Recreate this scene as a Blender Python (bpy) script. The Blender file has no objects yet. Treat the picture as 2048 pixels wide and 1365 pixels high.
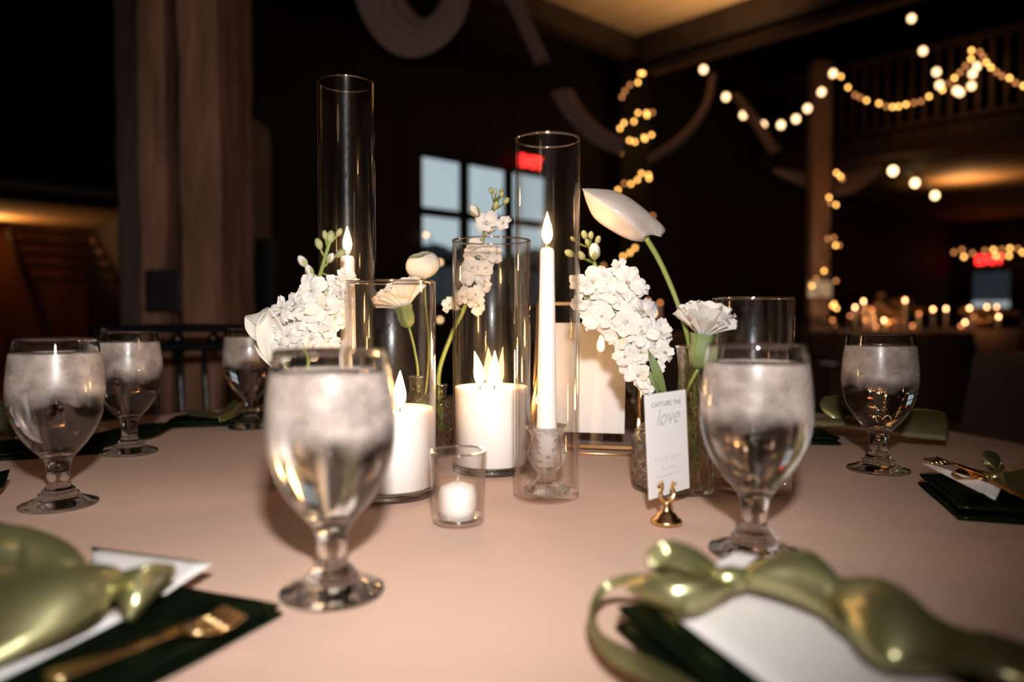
import bpy, bmesh, math, random
from mathutils import Vector, Matrix
random.seed(7)
sc = bpy.context.scene
COL = sc.collection
pi = math.pi

# ------------------------------------------------------------------ camera
FPX = 1480.0
TZ = 0.75                     # table top
CAM = Vector((0, 0, TZ + 0.178))
PITCH = math.atan(55.5 / FPX)
cd = bpy.data.cameras.new('camera'); cam = bpy.data.objects.new('camera', cd); COL.objects.link(cam)
cam.location = CAM; cam.rotation_euler = (pi / 2 - PITCH, 0, 0)
cd.sensor_width = 36; cd.lens = FPX * 36 / 2048; cd.clip_start = 0.02; cd.clip_end = 200
cd.dof.use_dof = True; cd.dof.focus_distance = 0.80; cd.dof.aperture_fstop = 2.7; cd.dof.aperture_blades = 0
sc.camera = cam
# ------------------------------------------------------------------ world (dusk daylight outside)
w = bpy.data.worlds.new('world'); sc.world = w; w.use_nodes = True
bgn = w.node_tree.nodes['Background']
bgn.inputs[0].default_value = (0.55, 0.68, 0.74, 1); bgn.inputs[1].default_value = 0.85
# ------------------------------------------------------------------ camera flash (the photograph's own speedlight)
FL = Vector((0.02, -0.03, CAM.z + 0.15))
def spot(name, loc, aim, power, size, blend, color, rad):
    l = bpy.data.lights.new(name, 'SPOT'); o = bpy.data.objects.new(name, l); COL.objects.link(o)
    l.energy = power; l.spot_size = math.radians(size); l.spot_blend = blend; l.color = color; l.shadow_soft_size = rad
    o.location = loc; o.rotation_euler = (Vector(aim) - Vector(loc)).to_track_quat('-Z', 'Y').to_euler(); return o
def point(name, loc, power, color, rad):
    l = bpy.data.lights.new(name, 'POINT'); o = bpy.data.objects.new(name, l); COL.objects.link(o)
    l.energy = power; l.color = color; l.shadow_soft_size = rad; o.location = loc; return o
spot('camera_flash', FL, (-0.17, 1.0, CAM.z + 0.07), 37, 104, 1.0, (1.0, 0.96, 0.93), 0.018)
sc.view_settings.view_transform = 'Standard'; sc.view_settings.look = 'None'
sc.view_settings.exposure = 0.0; sc.view_settings.gamma = 1.0; sc.view_settings.use_curve_mapping = False
cy = sc.cycles
cy.max_bounces = 20; cy.transmission_bounces = 16; cy.transparent_max_bounces = 40; cy.glossy_bounces = 6; cy.diffuse_bounces = 3

# ------------------------------------------------------------------ pixel helpers
_F = Vector((0, math.cos(PITCH), -math.sin(PITCH))); _U = Vector((0, math.sin(PITCH), math.cos(PITCH)))
def ray(px, py): return _F * FPX + Vector((1, 0, 0)) * (px - 1024) + _U * (682.5 - py)
def P(px, py, Y): d = ray(px, py); return CAM + d * (Y / d.y)
def G(px, py, z=TZ): d = ray(px, py); return CAM + d * ((z - CAM.z) / d.z)
# room axes
TH = math.radians(43.2); AU = Vector((math.cos(TH), math.sin(TH), 0)); AV = Vector((-math.sin(TH), math.cos(TH), 0))
def Q(q): return P(*q) if q[2] > 0.2 else G(q[0], q[1], TZ + q[2])
def R(u, v, z=0.0): p = AU * u + AV * v; return Vector((p.x, p.y, z))

# ------------------------------------------------------------------ materials
MATS = {}
def nodes(name):
    m = bpy.data.materials.new(name); m.use_nodes = True; nt = m.node_tree; nt.nodes.clear()
    out = nt.nodes.new('ShaderNodeOutputMaterial'); return m, nt, out
def pbr(name, col, rough=0.6, metal=0.0, noise=0.0, nscale=8.0, bump=0.0, bscale=60.0, spec=0.5, stretch=(1, 1, 1), sheen=0.0, sss=0.0, trans=0.0, aniso=0.0, col2=None):
    if name in MATS: return MATS[name]
    m, nt, out = nodes(name); N = nt.nodes.new; L = nt.links.new
    b = N('ShaderNodeBsdfPrincipled'); b.inputs['Base Color'].default_value = (*col, 1)
    b.inputs['Roughness'].default_value = rough; b.inputs['Metallic'].default_value = metal
    b.inputs['Specular IOR Level'].default_value = spec; b.inputs['Sheen Weight'].default_value = sheen
    b.inputs['Anisotropic'].default_value = aniso
    if sss: b.inputs['Subsurface Weight'].default_value = sss; b.inputs['Subsurface Radius'].default_value = (0.02, 0.012, 0.008); b.inputs['Subsurface Scale'].default_value = 0.5
    tc = N('ShaderNodeTexCoord'); mp = N('ShaderNodeMapping'); mp.inputs['Scale'].default_value = stretch; L(tc.outputs['Object'], mp.inputs[0])
    if noise or col2:
        n = N('ShaderNodeTexNoise'); n.inputs['Scale'].default_value = nscale; n.inputs['Detail'].default_value = 6; L(mp.outputs[0], n.inputs[0])
        mx = N('ShaderNodeMix'); mx.data_type = 'RGBA'
        c2 = col2 if col2 else tuple(c * (1 - noise) for c in col)
        mr = N('ShaderNodeMapRange'); mr.inputs[1].default_value = 0.35; mr.inputs[2].default_value = 0.65; L(n.outputs[0], mr.inputs[0])
        L(mr.outputs[0], mx.inputs[0]); mx.inputs[6].default_value = (*col, 1); mx.inputs[7].default_value = (*c2, 1)
        L(mx.outputs[2], b.inputs['Base Color'])
    if bump:
        n2 = N('ShaderNodeTexNoise'); n2.inputs['Scale'].default_value = bscale; n2.inputs['Detail'].default_value = 4; L(mp.outputs[0], n2.inputs[0])
        bp = N('ShaderNodeBump'); bp.inputs['Strength'].default_value = bump; bp.inputs['Distance'].default_value = 0.01; L(n2.outputs[0], bp.inputs['Height']); L(bp.outputs[0], b.inputs['Normal'])
    last = b.outputs[0]
    if trans:
        t = N('ShaderNodeBsdfTranslucent'); t.inputs[0].default_value = (*col, 1); ms = N('ShaderNodeMixShader'); ms.inputs[0].default_value = trans
        L(b.outputs[0], ms.inputs[1]); L(t.outputs[0], ms.inputs[2]); last = ms.outputs[0]
    L(last, out.inputs[0]); MATS[name] = m; return m
def emit(name, col, s, edge=None):
    if name in MATS: return MATS[name]
    m, nt, out = nodes(name); N = nt.nodes.new; L = nt.links.new
    e = N('ShaderNodeEmission'); e.inputs[0].default_value = (*col, 1); e.inputs[1].default_value = s
    if edge:
        lw = N('ShaderNodeLayerWeight'); lw.inputs[0].default_value = 0.5
        pw = N('ShaderNodeMath'); pw.operation = 'POWER'; pw.inputs[1].default_value = edge; L(lw.outputs['Facing'], pw.inputs[0])
        t = N('ShaderNodeBsdfTransparent'); ms = N('ShaderNodeMixShader'); L(pw.outputs[0], ms.inputs[0]); L(e.outputs[0], ms.inputs[1]); L(t.outputs[0], ms.inputs[2]); L(ms.outputs[0], out.inputs[0])
    else: L(e.outputs[0], out.inputs[0])
    MATS[name] = m; return m
def thin_glass(name, tint=(0.996, 0.993, 0.99), f0=0.02, power=3.2, bump=0.0, bscale=40.0, dust=0.0, stretch=(1, 1, 1), rough=0.015, voronoi=False):
    """thin-walled clear glass: light passes straight, reflections grow towards the edge"""
    if name in MATS: return MATS[name]
    m, nt, out = nodes(name); N = nt.nodes.new; L = nt.links.new
    t = N('ShaderNodeBsdfTransparent'); g = N('ShaderNodeBsdfGlossy'); g.inputs['Roughness'].default_value = rough; g.inputs[0].default_value = (1, 1, 1, 1)
    lw = N('ShaderNodeLayerWeight'); lw.inputs[0].default_value = 0.5
    pw = N('ShaderNodeMath'); pw.operation = 'POWER'; pw.inputs[1].default_value = power; L(lw.outputs['Facing'], pw.inputs[0])
    ma = N('ShaderNodeMath'); ma.operation = 'MULTIPLY_ADD'; ma.inputs[1].default_value = 0.75; ma.inputs[2].default_value = f0; L(pw.outputs[0], ma.inputs[0])
    mc = N('ShaderNodeMix'); mc.data_type = 'RGBA'; mc.inputs[6].default_value = (*tint, 1); mc.inputs[7].default_value = (0.74, 0.66, 0.60, 1); L(pw.outputs[0], mc.inputs[0]); L(mc.outputs[2], t.inputs[0])
    if bump:
        tc = N('ShaderNodeTexCoord'); mp = N('ShaderNodeMapping'); mp.inputs['Scale'].default_value = stretch; L(tc.outputs['Object'], mp.inputs[0])
        if voronoi: n = N('ShaderNodeTexVoronoi'); n.inputs['Scale'].default_value = bscale
        else: n = N('ShaderNodeTexNoise'); n.inputs['Scale'].default_value = bscale; n.inputs['Detail'].default_value = 2
        L(mp.outputs[0], n.inputs[0])
        bp = N('ShaderNodeBump'); bp.inputs['Strength'].default_value = bump; bp.inputs['Distance'].default_value = 0.006; L(n.outputs[0], bp.inputs['Height'])
        L(bp.outputs[0], g.inputs['Normal']); L(bp.outputs[0], lw.inputs['Normal'])
    ms = N('ShaderNodeMixShader'); L(ma.outputs[0], ms.inputs[0]); L(t.outputs[0], ms.inputs[1]); L(g.outputs[0], ms.inputs[2])
    last = ms.outputs[0]
    if dust:
        g2 = N('ShaderNodeBsdfGlossy'); g2.inputs['Roughness'].default_value = 0.22
        nz = N('ShaderNodeTexNoise'); nz.inputs['Scale'].default_value = 90; nz.inputs['Detail'].default_value = 5
        mr = N('ShaderNodeMapRange'); mr.inputs[1].default_value = 0.3; mr.inputs[2].default_value = 0.8; mr.inputs[4].default_value = dust; L(nz.outputs[0], mr.inputs[0])
        m2 = N('ShaderNodeMixShader'); L(mr.outputs[0], m2.inputs[0]); L(last, m2.inputs[1]); L(g2.outputs[0], m2.inputs[2]); last = m2.outputs[0]
    L(last, out.inputs[0]); MATS[name] = m; return m
def clear(name, ior=1.5, col=(1, 1, 1), frost=False):
    if name in MATS: return MATS[name]
    m, nt, out = nodes(name); N = nt.nodes.new; L = nt.links.new
    g = N('ShaderNodeBsdfGlass'); g.inputs['IOR'].default_value = ior; g.inputs['Roughness'].default_value = 0.0; g.inputs[0].default_value = (*col, 1)
    if frost:   # condensation: fine droplets on the outside around the iced part
        tc = N('ShaderNodeTexCoord'); sp = N('ShaderNodeSeparateXYZ'); L(tc.outputs['Object'], sp.inputs[0])
        nz = N('ShaderNodeTexNoise'); nz.inputs['Scale'].default_value = 38; nz.inputs['Detail'].default_value = 4; L(tc.outputs['Object'], nz.inputs[0])
        ad = N('ShaderNodeMath'); ad.operation = 'MULTIPLY_ADD'; ad.inputs[1].default_value = 0.035; L(nz.outputs[0], ad.inputs[0]); L(sp.outputs['Z'], ad.inputs[2])
        lo = N('ShaderNodeMapRange'); lo.inputs[1].default_value = 0.112; lo.inputs[2].default_value = 0.128; L(ad.outputs[0], lo.inputs[0])
        hi = N('ShaderNodeMapRange'); hi.inputs[1].default_value = 0.1405; hi.inputs[2].default_value = 0.1425; hi.inputs[3].default_value = 1; hi.inputs[4].default_value = 0; L(sp.outputs['Z'], hi.inputs[0])
        mu = N('ShaderNodeMath'); mu.operation = 'MULTIPLY'; L(lo.outputs[0], mu.inputs[0]); L(hi.outputs[0], mu.inputs[1])
        n3 = N('ShaderNodeTexNoise'); n3.inputs['Scale'].default_value = 60; n3.inputs['Detail'].default_value = 8; L(tc.outputs['Object'], n3.inputs[0])
        r3 = N('ShaderNodeMapRange'); r3.inputs[1].default_value = 0.3; r3.inputs[2].default_value = 0.7; r3.inputs[3].default_value = 0.25; r3.inputs[4].default_value = 0.75; L(n3.outputs[0], r3.inputs[0])
        m3 = N('ShaderNodeMath'); m3.operation = 'MULTIPLY'; L(mu.outputs[0], m3.inputs[0]); L(r3.outputs[0], m3.inputs[1])
        df = N('ShaderNodeBsdfDiffuse'); df.inputs[0].default_value = (0.74, 0.62, 0.55, 1)
        tr = N('ShaderNodeBsdfTransparent')
        gl = N('ShaderNodeBsdfGlossy'); gl.inputs['Roughness'].default_value = 0.3
        a = N('ShaderNodeMixShader'); a.inputs[0].default_value = 0.10; L(df.outputs[0], a.inputs[1]); L(gl.outputs[0], a.inputs[2])
        b2 = N('ShaderNodeMixShader'); b2.inputs[0].default_value = 0.3; L(a.outputs[0], b2.inputs[1]); L(tr.outputs[0], b2.inputs[2])
        fin = N('ShaderNodeMixShader'); L(m3.outputs[0], fin.inputs[0]); L(g.outputs[0], fin.inputs[1]); L(b2.outputs[0], fin.inputs[2]); L(fin.outputs[0], out.inputs[0])
    else: L(g.outputs[0], out.inputs[0])
    MATS[name] = m; return m
def planks(name, c1, c2, width=0.14, rough=0.75, axis=0, gap=0.02):
    if name in MATS: return MATS[name]
    m, nt, out = nodes(name); N = nt.nodes.new; L = nt.links.new
    b = N('ShaderNodeBsdfPrincipled'); b.inputs['Roughness'].default_value = rough
    tc = N('ShaderNodeTexCoord'); sp = N('ShaderNodeSeparateXYZ'); L(tc.outputs['Object'], sp.inputs[0])
    dv = N('ShaderNodeMath'); dv.operation = 'DIVIDE'; dv.inputs[1].default_value = width; L(sp.outputs[axis], dv.inputs[0])
    fl = N('ShaderNodeMath'); fl.operation = 'FLOOR'; L(dv.outputs[0], fl.inputs[0])
    fr = N('ShaderNodeMath'); fr.operation = 'FRACT'; L(dv.outputs[0], fr.inputs[0])
    wn = N('ShaderNodeTexWhiteNoise'); wn.noise_dimensions = '1D'; L(fl.outputs[0], wn.inputs['W'])
    mp = N('ShaderNodeMapping'); sc_ = [9.0, 9.0, 0.8]; mp.inputs['Scale'].default_value = sc_; L(tc.outputs['Object'], mp.inputs[0])
    nz = N('ShaderNodeTexNoise'); nz.inputs['Scale'].default_value = 3; nz.inputs['Detail'].default_value = 8; L(mp.outputs[0], nz.inputs[0])
    av = N('ShaderNodeMath'); av.operation = 'ADD'; L(wn.outputs[0], av.inputs[0]); L(nz.outputs[0], av.inputs[1])
    hf = N('ShaderNodeMath'); hf.operation = 'MULTIPLY'; hf.inputs[1].default_value = 0.5; L(av.outputs[0], hf.inputs[0])
    mx = N('ShaderNodeMix'); mx.data_type = 'RGBA'; mx.inputs[6].default_value = (*c1, 1); mx.inputs[7].default_value = (*c2, 1); L(hf.outputs[0], mx.inputs[0])
    gt = N('ShaderNodeMath'); gt.operation = 'GREATER_THAN'; gt.inputs[1].default_value = gap; L(fr.outputs[0], gt.inputs[0])
    m2 = N('ShaderNodeMix'); m2.data_type = 'RGBA'; m2.inputs[6].default_value = (*[c * 0.15 for c in c1], 1); L(gt.outputs[0], m2.inputs[0]); L(mx.outputs[2], m2.inputs[7])
    L(m2.outputs[2], b.inputs['Base Color']); L(b.outputs[0], out.inputs[0]); MATS[name] = m; return m

def satin(name, col, hl):
    if name in MATS: return MATS[name]
    m, nt, out = nodes(name); N = nt.nodes.new; L = nt.links.new
    d = N('ShaderNodeBsdfDiffuse'); d.inputs[0].default_value = (*col, 1)
    g = N('ShaderNodeBsdfGlossy'); g.inputs[0].default_value = (*hl, 1); g.inputs['Roughness'].default_value = 0.24
    g2 = N('ShaderNodeBsdfGlossy'); g2.inputs[0].default_value = (*hl, 1); g2.inputs['Roughness'].default_value = 0.6
    tc = N('ShaderNodeTexCoord'); nz = N('ShaderNodeTexNoise'); nz.inputs['Scale'].default_value = 22; L(tc.outputs['Object'], nz.inputs[0])
    bp = N('ShaderNodeBump'); bp.inputs['Strength'].default_value = 0.25; bp.inputs['Distance'].default_value = 0.004; L(nz.outputs[0], bp.inputs['Height']); L(bp.outputs[0], g.inputs['Normal'])
    a = N('ShaderNodeMixShader'); a.inputs[0].default_value = 0.42; L(d.outputs[0], a.inputs[1]); L(g.outputs[0], a.inputs[2])
    b = N('ShaderNodeMixShader'); b.inputs[0].default_value = 0.15; L(a.outputs[0], b.inputs[1]); L(g2.outputs[0], b.inputs[2])
    L(b.outputs[0], out.inputs[0]); MATS[name] = m; return m

M_cloth = pbr('tablecloth_champagne', (0.68, 0.46, 0.36), 0.72, noise=0.07, nscale=5, bump=0.12, bscale=14, sheen=0.0)
M_white = pbr('white_paper', (0.80, 0.77, 0.76), 0.6)
M_wax = pbr('white_wax', (0.86, 0.83, 0.80), 0.5, sss=0.3, noise=0.02, bump=0.05, bscale=120)
M_gold = pbr('brushed_gold', (0.86, 0.56, 0.26), 0.22, metal=1.0)
M_sage = satin('sage_satin', (0.078, 0.070, 0.026), (0.74, 0.71, 0.40))
M_dkgreen = satin('dark_green_satin', (0.002, 0.005, 0.0025), (0.045, 0.065, 0.032))
M_petal = pbr('white_petal', (0.84, 0.80, 0.75), 0.55, trans=0.28, noise=0.04, nscale=60, spec=0.3)
M_cream = pbr('cream_petal', (0.80, 0.76, 0.66), 0.55, trans=0.2, noise=0.05, nscale=40, spec=0.3)
M_spathe = pbr('waxy_white_spathe', (0.68, 0.57, 0.50), 0.3, trans=0.12, noise=0.18, nscale=18, spec=0.6, bump=.25, bscale=40, stretch=(.4, 1, 1))
M_green = pbr('green_stem', (0.20, 0.25, 0.05), 0.5, noise=0.25, nscale=30)
M_leaf = pbr('green_leaf', (0.15, 0.20, 0.06), 0.5, noise=0.3, nscale=40)
M_budg = pbr('pale_green_bud', (0.36, 0.37, 0.17), 0.5, noise=0.25, nscale=60)
M_glassT = thin_glass('clear_cylinder_glass', dust=0.022)
M_rib = thin_glass('pressed_glass', tint=(0.86, 0.82, 0.76), f0=0.10, power=1.6, bump=1.0, bscale=120, voronoi=True, rough=0.04)
M_ribV = thin_glass('ribbed_glass', tint=(0.84, 0.78, 0.70), f0=0.12, power=1.5, bump=1.0, bscale=90, stretch=(1, 1, 0.25), voronoi=True, rough=0.04)
M_gob = clear('goblet_glass', 1.48, frost=True)
M_water = clear('drinking_water', 1.33)
M_clear = clear('solid_clear_glass', 1.48)
def clearbump(name, col, sc_, strength, stretch=(1, 1, 1)):
    m, nt, out = nodes(name); N = nt.nodes.new; L = nt.links.new
    g = N('ShaderNodeBsdfGlass'); g.inputs['IOR'].default_value = 1.45; g.inputs['Roughness'].default_value = 0.0; g.inputs[0].default_value = (*col, 1)
    tc = N('ShaderNodeTexCoord'); mp = N('ShaderNodeMapping'); mp.inputs['Scale'].default_value = stretch; L(tc.outputs['Object'], mp.inputs[0])
    n = N('ShaderNodeTexVoronoi'); n.inputs['Scale'].default_value = sc_; L(mp.outputs[0], n.inputs[0])
    bp = N('ShaderNodeBump'); bp.inputs['Strength'].default_value = strength; bp.inputs['Distance'].default_value = 0.004; L(n.outputs[0], bp.inputs['Height']); L(bp.outputs[0], g.inputs['Normal'])
    t = N('ShaderNodeBsdfTransparent'); t.inputs[0].default_value = (*col, 1); ms = N('ShaderNodeMixShader'); ms.inputs[0].default_value = 0.25; L(g.outputs[0], ms.inputs[1]); L(t.outputs[0], ms.inputs[2])
    L(ms.outputs[0], out.inputs[0]); return m
M_rib = clearbump('pressed_glass_cut', (.97, .96, .94), 130, 0.9)
M_ribV = clearbump('ribbed_glass_cut', (.97, .95, .92), 110, 0.9, (1, 1, .35))
M_hold = clearbump('holder_cut_glass', (1, 1, 1), 160, 0.25)
M_ice = clear('ice', 1.25)
M_black = pbr('black_lacquer', (0.006, 0.007, 0.009), 0.25, spec=0.6)
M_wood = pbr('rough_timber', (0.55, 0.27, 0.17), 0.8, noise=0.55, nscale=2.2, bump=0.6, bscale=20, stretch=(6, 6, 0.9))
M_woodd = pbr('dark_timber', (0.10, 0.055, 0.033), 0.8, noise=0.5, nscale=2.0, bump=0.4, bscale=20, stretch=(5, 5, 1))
M_wall = planks('dark_wall_planks', (0.009, 0.006, 0.004), (0.026, 0.014, 0.009), 0.18)
M_ceil = planks('ceiling_boards', (0.34, 0.24, 0.14), (0.44, 0.32, 0.19), 0.35, axis=0)
M_floor = planks('floor_boards', (0.06, 0.04, 0.03), (0.10, 0.06, 0.045), 0.16, rough=0.5)
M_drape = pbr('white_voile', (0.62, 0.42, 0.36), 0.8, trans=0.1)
M_flame = emit('candle_flame', (1.0, 0.56, 0.22), 125, edge=3.0)
M_bulb = emit('warm_bulb', (1.0, 0.60, 0.30), 4.5)
M_fairy = emit('fairy_bulb', (1.0, 0.47, 0.11), 7.5)
M_fairyd = emit('fairy_bulb_dim', (1.0, 0.38, 0.12), 2.0)
M_bglobe = emit('globe_bulb', (1.0, 0.66, 0.32), 6)
M_bcand = emit('far_candle_flame', (1.0, 0.46, 0.20), 16)
M_bglow_dim = emit('far_candle_glint_glow', (1.0, 0.32, 0.10), 4)  # glow standing in for candlelit goblet glints and faint candles
M_exit = emit('exit_red', (1.0, 0.03, 0.025), 5)
M_wick = pbr('charred_wick', (0.01, 0.008, 0.006), 0.9)
M_ink = pbr('grey_ink', (0.13, 0.12, 0.12), 0.7)
M_inkl = pbr('light_grey_ink', (0.5, 0.48, 0.47), 0.7)

# ------------------------------------------------------------------ object helpers
def link(name, bm, mat, parent=None, smooth=True, loc=None):
    me = bpy.data.meshes.new(name); bm.normal_update(); bm.to_mesh(me); bm.free()
    if smooth:
        for p in me.polygons: p.use_smooth = True
    me.materials.append(mat); o = bpy.data.objects.new(name, me); COL.objects.link(o)
    if parent: o.parent = parent
    if loc is not None: o.location = loc
    return o
def tag(o, label=None, cat=None, group=None, kind=None):
    if label: o['label'] = label
    if cat: o['category'] = cat
    if group: o['group'] = group
    if kind: o['kind'] = kind
    return o
def empty(name, loc=(0, 0, 0), rz=0.0, label=None, cat=None, group=None):
    o = bpy.data.objects.new(name, None); COL.objects.link(o); o.empty_display_size = 0.02
    o.location = loc; o.rotation_euler = (0, 0, rz); return tag(o, label, cat, group)
def kids(o): return [c for c in bpy.data.objects if c.parent == o]
def copy_tree(o, parent=None):
    c = o.copy(); COL.objects.link(c); c.parent = parent
    for ch in kids(o): copy_tree(ch, c)
    return c
def lathe(bm, prof, seg=64, c=(0, 0, 0), rib=0, ribamp=0.0, noise=0.0):
    """closed revolve of (r,z) points; r=0 collapses to a pole"""
    rings = []
    for r, z in prof:
        if r < 1e-6: rings.append([bm.verts.new((c[0], c[1], c[2] + z))]); continue
        ring = []
        for i in range(seg):
            a = 2 * pi * i / seg; rr = r * (1 + (ribamp * math.cos(rib * a) if rib else 0)) + (random.uniform(-noise, noise) if noise else 0)
            ring.append(bm.verts.new((c[0] + rr * math.cos(a), c[1] + rr * math.sin(a), c[2] + z)))
        rings.append(ring)
    for a, b in zip(rings[:-1], rings[1:]):
        for i in range(seg):
            j = (i + 1) % seg
            if len(a) == 1 and len(b) == 1: continue
            if len(a) == 1: bm.faces.new((a[0], b[i], b[j]))
            elif len(b) == 1: bm.faces.new((a[i], a[j], b[0]))
            else: bm.faces.new((a[i], a[j], b[j], b[i]))
    bmesh.ops.recalc_face_normals(bm, faces=bm.faces)
def cr(pts, n=8):
    """Catmull-Rom through tuples/vectors"""
    pts = [Vector(p) for p in pts]
    if len(pts) < 3: return [pts[0].lerp(pts[-1], i / n) for i in range(n + 1)]
    ext = [pts[0] * 2 - pts[1]] + pts + [pts[-1] * 2 - pts[-2]]; out = []
    for k in range(1, len(ext) - 2):
        p0, p1, p2, p3 = ext[k - 1:k + 3]
        for i in range(n):
            t = i / n
            out.append(0.5 * ((2 * p1) + (p2 - p0) * t + (2 * p0 - 5 * p1 + 4 * p2 - p3) * t * t + (3 * p1 - p0 - 3 * p2 + p3) * t ** 3))
    out.append(pts[-1]); return out
def tube(bm, pts, rad, seg=8, n=8, smooth=True):
    path = cr(pts, n) if smooth else [Vector(p) for p in pts]
    N = len(path); rads = rad if isinstance(rad, (list, tuple)) else [rad, rad]
    prev = None; nrm = None
    for i, p in enumerate(path):
        t = (path[min(i + 1, N - 1)] - path[max(i - 1, 0)]).normalized()
        if nrm is None:
            nrm = t.orthogonal().normalized()
        else: nrm = (nrm - t * nrm.dot(t)).normalized()
        b = t.cross(nrm); f = i / (N - 1) * (len(rads) - 1); k = min(int(f), len(rads) - 2); r = rads[k] + (rads[k + 1] - rads[k]) * (f - k)
        ring = [bm.verts.new(p + (nrm * math.cos(2 * pi * j / seg) + b * math.sin(2 * pi * j / seg)) * r) for j in range(seg)]
        if prev:
            for j in range(seg): bm.faces.new((prev[j], prev[(j + 1) % seg], ring[(j + 1) % seg], ring[j]))
        else: bm.faces.new(list(reversed(ring)))
        prev = ring
    bm.faces.new(prev)
def box(bm, c, s, rz=0.0, bevel=0.0, mat=None):
    m = Matrix.Translation(Vector(c)) @ (mat if mat else Matrix.Rotation(rz, 4, 'Z')) @ Matrix.Diagonal((*s, 1))
    r = bmesh.ops.create_cube(bm, size=1, matrix=m)
    if bevel:
        vs = set(r['verts']); es = [e for e in bm.edges if e.verts[0] in vs and e.verts[1] in vs]
        bmesh.ops.bevel(bm, geom=es, offset=bevel, segments=2, affect='EDGES', profile=0.5)
def ball(bm, c, r, sub=2, scale=(1, 1, 1), rot=None):
    m = Matrix.Translation(Vector(c)) @ (rot if rot else Matrix.Identity(4)) @ Matrix.Diagonal((*scale, 1))
    bmesh.ops.create_icosphere(bm, subdivisions=sub, radius=r, matrix=m)
def sheet(bm, rows, thick=0.0):
    """grid of 3D rows -> surface, optional thickness"""
    g = [[bm.verts.new(p) for p in row] for row in rows]; fs = []
    for a, b in zip(g[:-1], g[1:]):
        for i in range(len(a) - 1): fs.append(bm.faces.new((a[i], a[i + 1], b[i + 1], b[i])))
    if thick:      # second skin offset along vertex normals, joined round the border
        nr, nc = len(g), len(g[0]); h = []
        for a in range(nr):
            h.append([])
            for b in range(nc):
                du = g[min(a + 1, nr - 1)][b].co - g[max(a - 1, 0)][b].co; dv = g[a][min(b + 1, nc - 1)].co - g[a][max(b - 1, 0)].co
                n = du.cross(dv); n = n.normalized() if n.length > 1e-12 else Vector((0, 0, 1)); h[-1].append(bm.verts.new(g[a][b].co + n * thick))
        for a in range(nr - 1):
            for b in range(nc - 1): bm.faces.new((h[a][b], h[a + 1][b], h[a + 1][b + 1], h[a][b + 1]))
            bm.faces.new((g[a][0], g[a + 1][0], h[a + 1][0], h[a][0])); bm.faces.new((g[a][-1], h[a][-1], h[a + 1][-1], g[a + 1][-1]))
        for b in range(nc - 1): bm.faces.new((g[0][b], h[0][b], h[0][b + 1], g[0][b + 1])); bm.faces.new((g[-1][b], g[-1][b + 1], h[-1][b + 1], h[-1][b]))
        bmesh.ops.recalc_face_normals(bm, faces=bm.faces)
def ribbon(bm, L_, R_, n=7, across=5, thick=0.0006, curl=0.0, up=True):
    a = cr(L_, n); b = cr(R_, n); rows = []
    for i in range(len(a)):
        row = []; t = (a[min(i + 1, len(a) - 1)] - a[max(0, i - 1)]); w_ = b[i] - a[i]; nn = t.cross(w_)
        nn = nn.normalized() if nn.length > 1e-9 else Vector((0, 0, 1))
        if up and nn.z < 0: nn = -nn
        for k in range(across + 1):
            f = k / across; row.append(a[i].lerp(b[i], f) + nn * curl * 4 * f * (1 - f))
        rows.append(row)
    sheet(bm, rows, thick)
def frame_to(d, roll=0.0):
    return Vector(d).normalized().to_track_quat('Z', 'Y').to_matrix().to_4x4() @ Matrix.Rotation(roll, 4, 'Z')
def petal(bm, M, ang, L_, W_, tilt, cup=0.3, ruffle=0.0, start=0.1, n=6, m=6, notch=0.15, droop=0.0):
    """petal growing out from the origin of M (z = flower axis)"""
    ca, sa = math.cos(ang), math.sin(ang); rows = []; ph = random.uniform(0, 6)
    for i in range(n + 1):
        t = i / n; row = []; wid = W_ * (0.25 + 0.75 * math.sin(min(1, t * 1.15) * pi * 0.62)) * (1 - 0.25 * max(0, t - 0.8) * 5)
        el = tilt - droop * t
        rr = start * L_ + L_ * t * math.cos(el); zz = L_ * t * math.sin(el)
        for k in range(m + 1):
            s = k / m * 2 - 1
            r2 = rr - L_ * (notch * (s * s) * t * t) ; z2 = zz + cup * W_ * s * s * 0.5 + ruffle * L_ * math.sin(s * 7 + ph + t * 3) * t * t
            y = s * wid * 0.5
            row.append(M @ Vector((ca * r2 - sa * y, sa * r2 + ca * y, z2)))
        rows.append(row)
    sheet(bm, rows)

# ================================================================== TABLE
TC = (-0.03, 0.86); TR = 0.755
def wrink(x, y): return 0.0009 * math.sin(9 * x + 5 * y + 1.2 * math.sin(6 * y)) + 0.0007 * math.sin(14 * y - 7 * x)
bm = bmesh.new(); rings = []; NS = 160
for k in range(1, 30):
    r = TR * k / 29; rings.append([bm.verts.new((TC[0] + r * math.cos(2 * pi * i / NS), TC[1] + r * math.sin(2 * pi * i / NS), TZ - 0.0018 + wrink(r * math.cos(2 * pi * i / NS), r * math.sin(2 * pi * i / NS)) * min(1, (29 - k) / 4))) for i in range(NS)])
for dz, ex, am in ((0.006, 0.006, 0), (0.03, 0.012, 0.004), (0.15, 0.02, 0.018), (0.4, 0.035, 0.035), (0.735, 0.05, 0.05)):
    rings.append([bm.verts.new((TC[0] + (TR + ex + am * math.sin(22 * 2 * pi * i / NS + math.sin(i * .2))) * math.cos(2 * pi * i / NS), TC[1] + (TR + ex + am * math.sin(22 * 2 * pi * i / NS + math.sin(i * .2))) * math.sin(2 * pi * i / NS), TZ - 0.002 - dz)) for i in range(NS)])
cv = bm.verts.new((TC[0], TC[1], TZ - 0.0018))
for i in range(NS): bm.faces.new((cv, rings[0][i], rings[0][(i + 1) % NS]))
for a, b in zip(rings[:-1], rings[1:]):
    for i in range(NS): bm.faces.new((a[i], b[i], b[(i + 1) % NS], a[(i + 1) % NS]))
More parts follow.
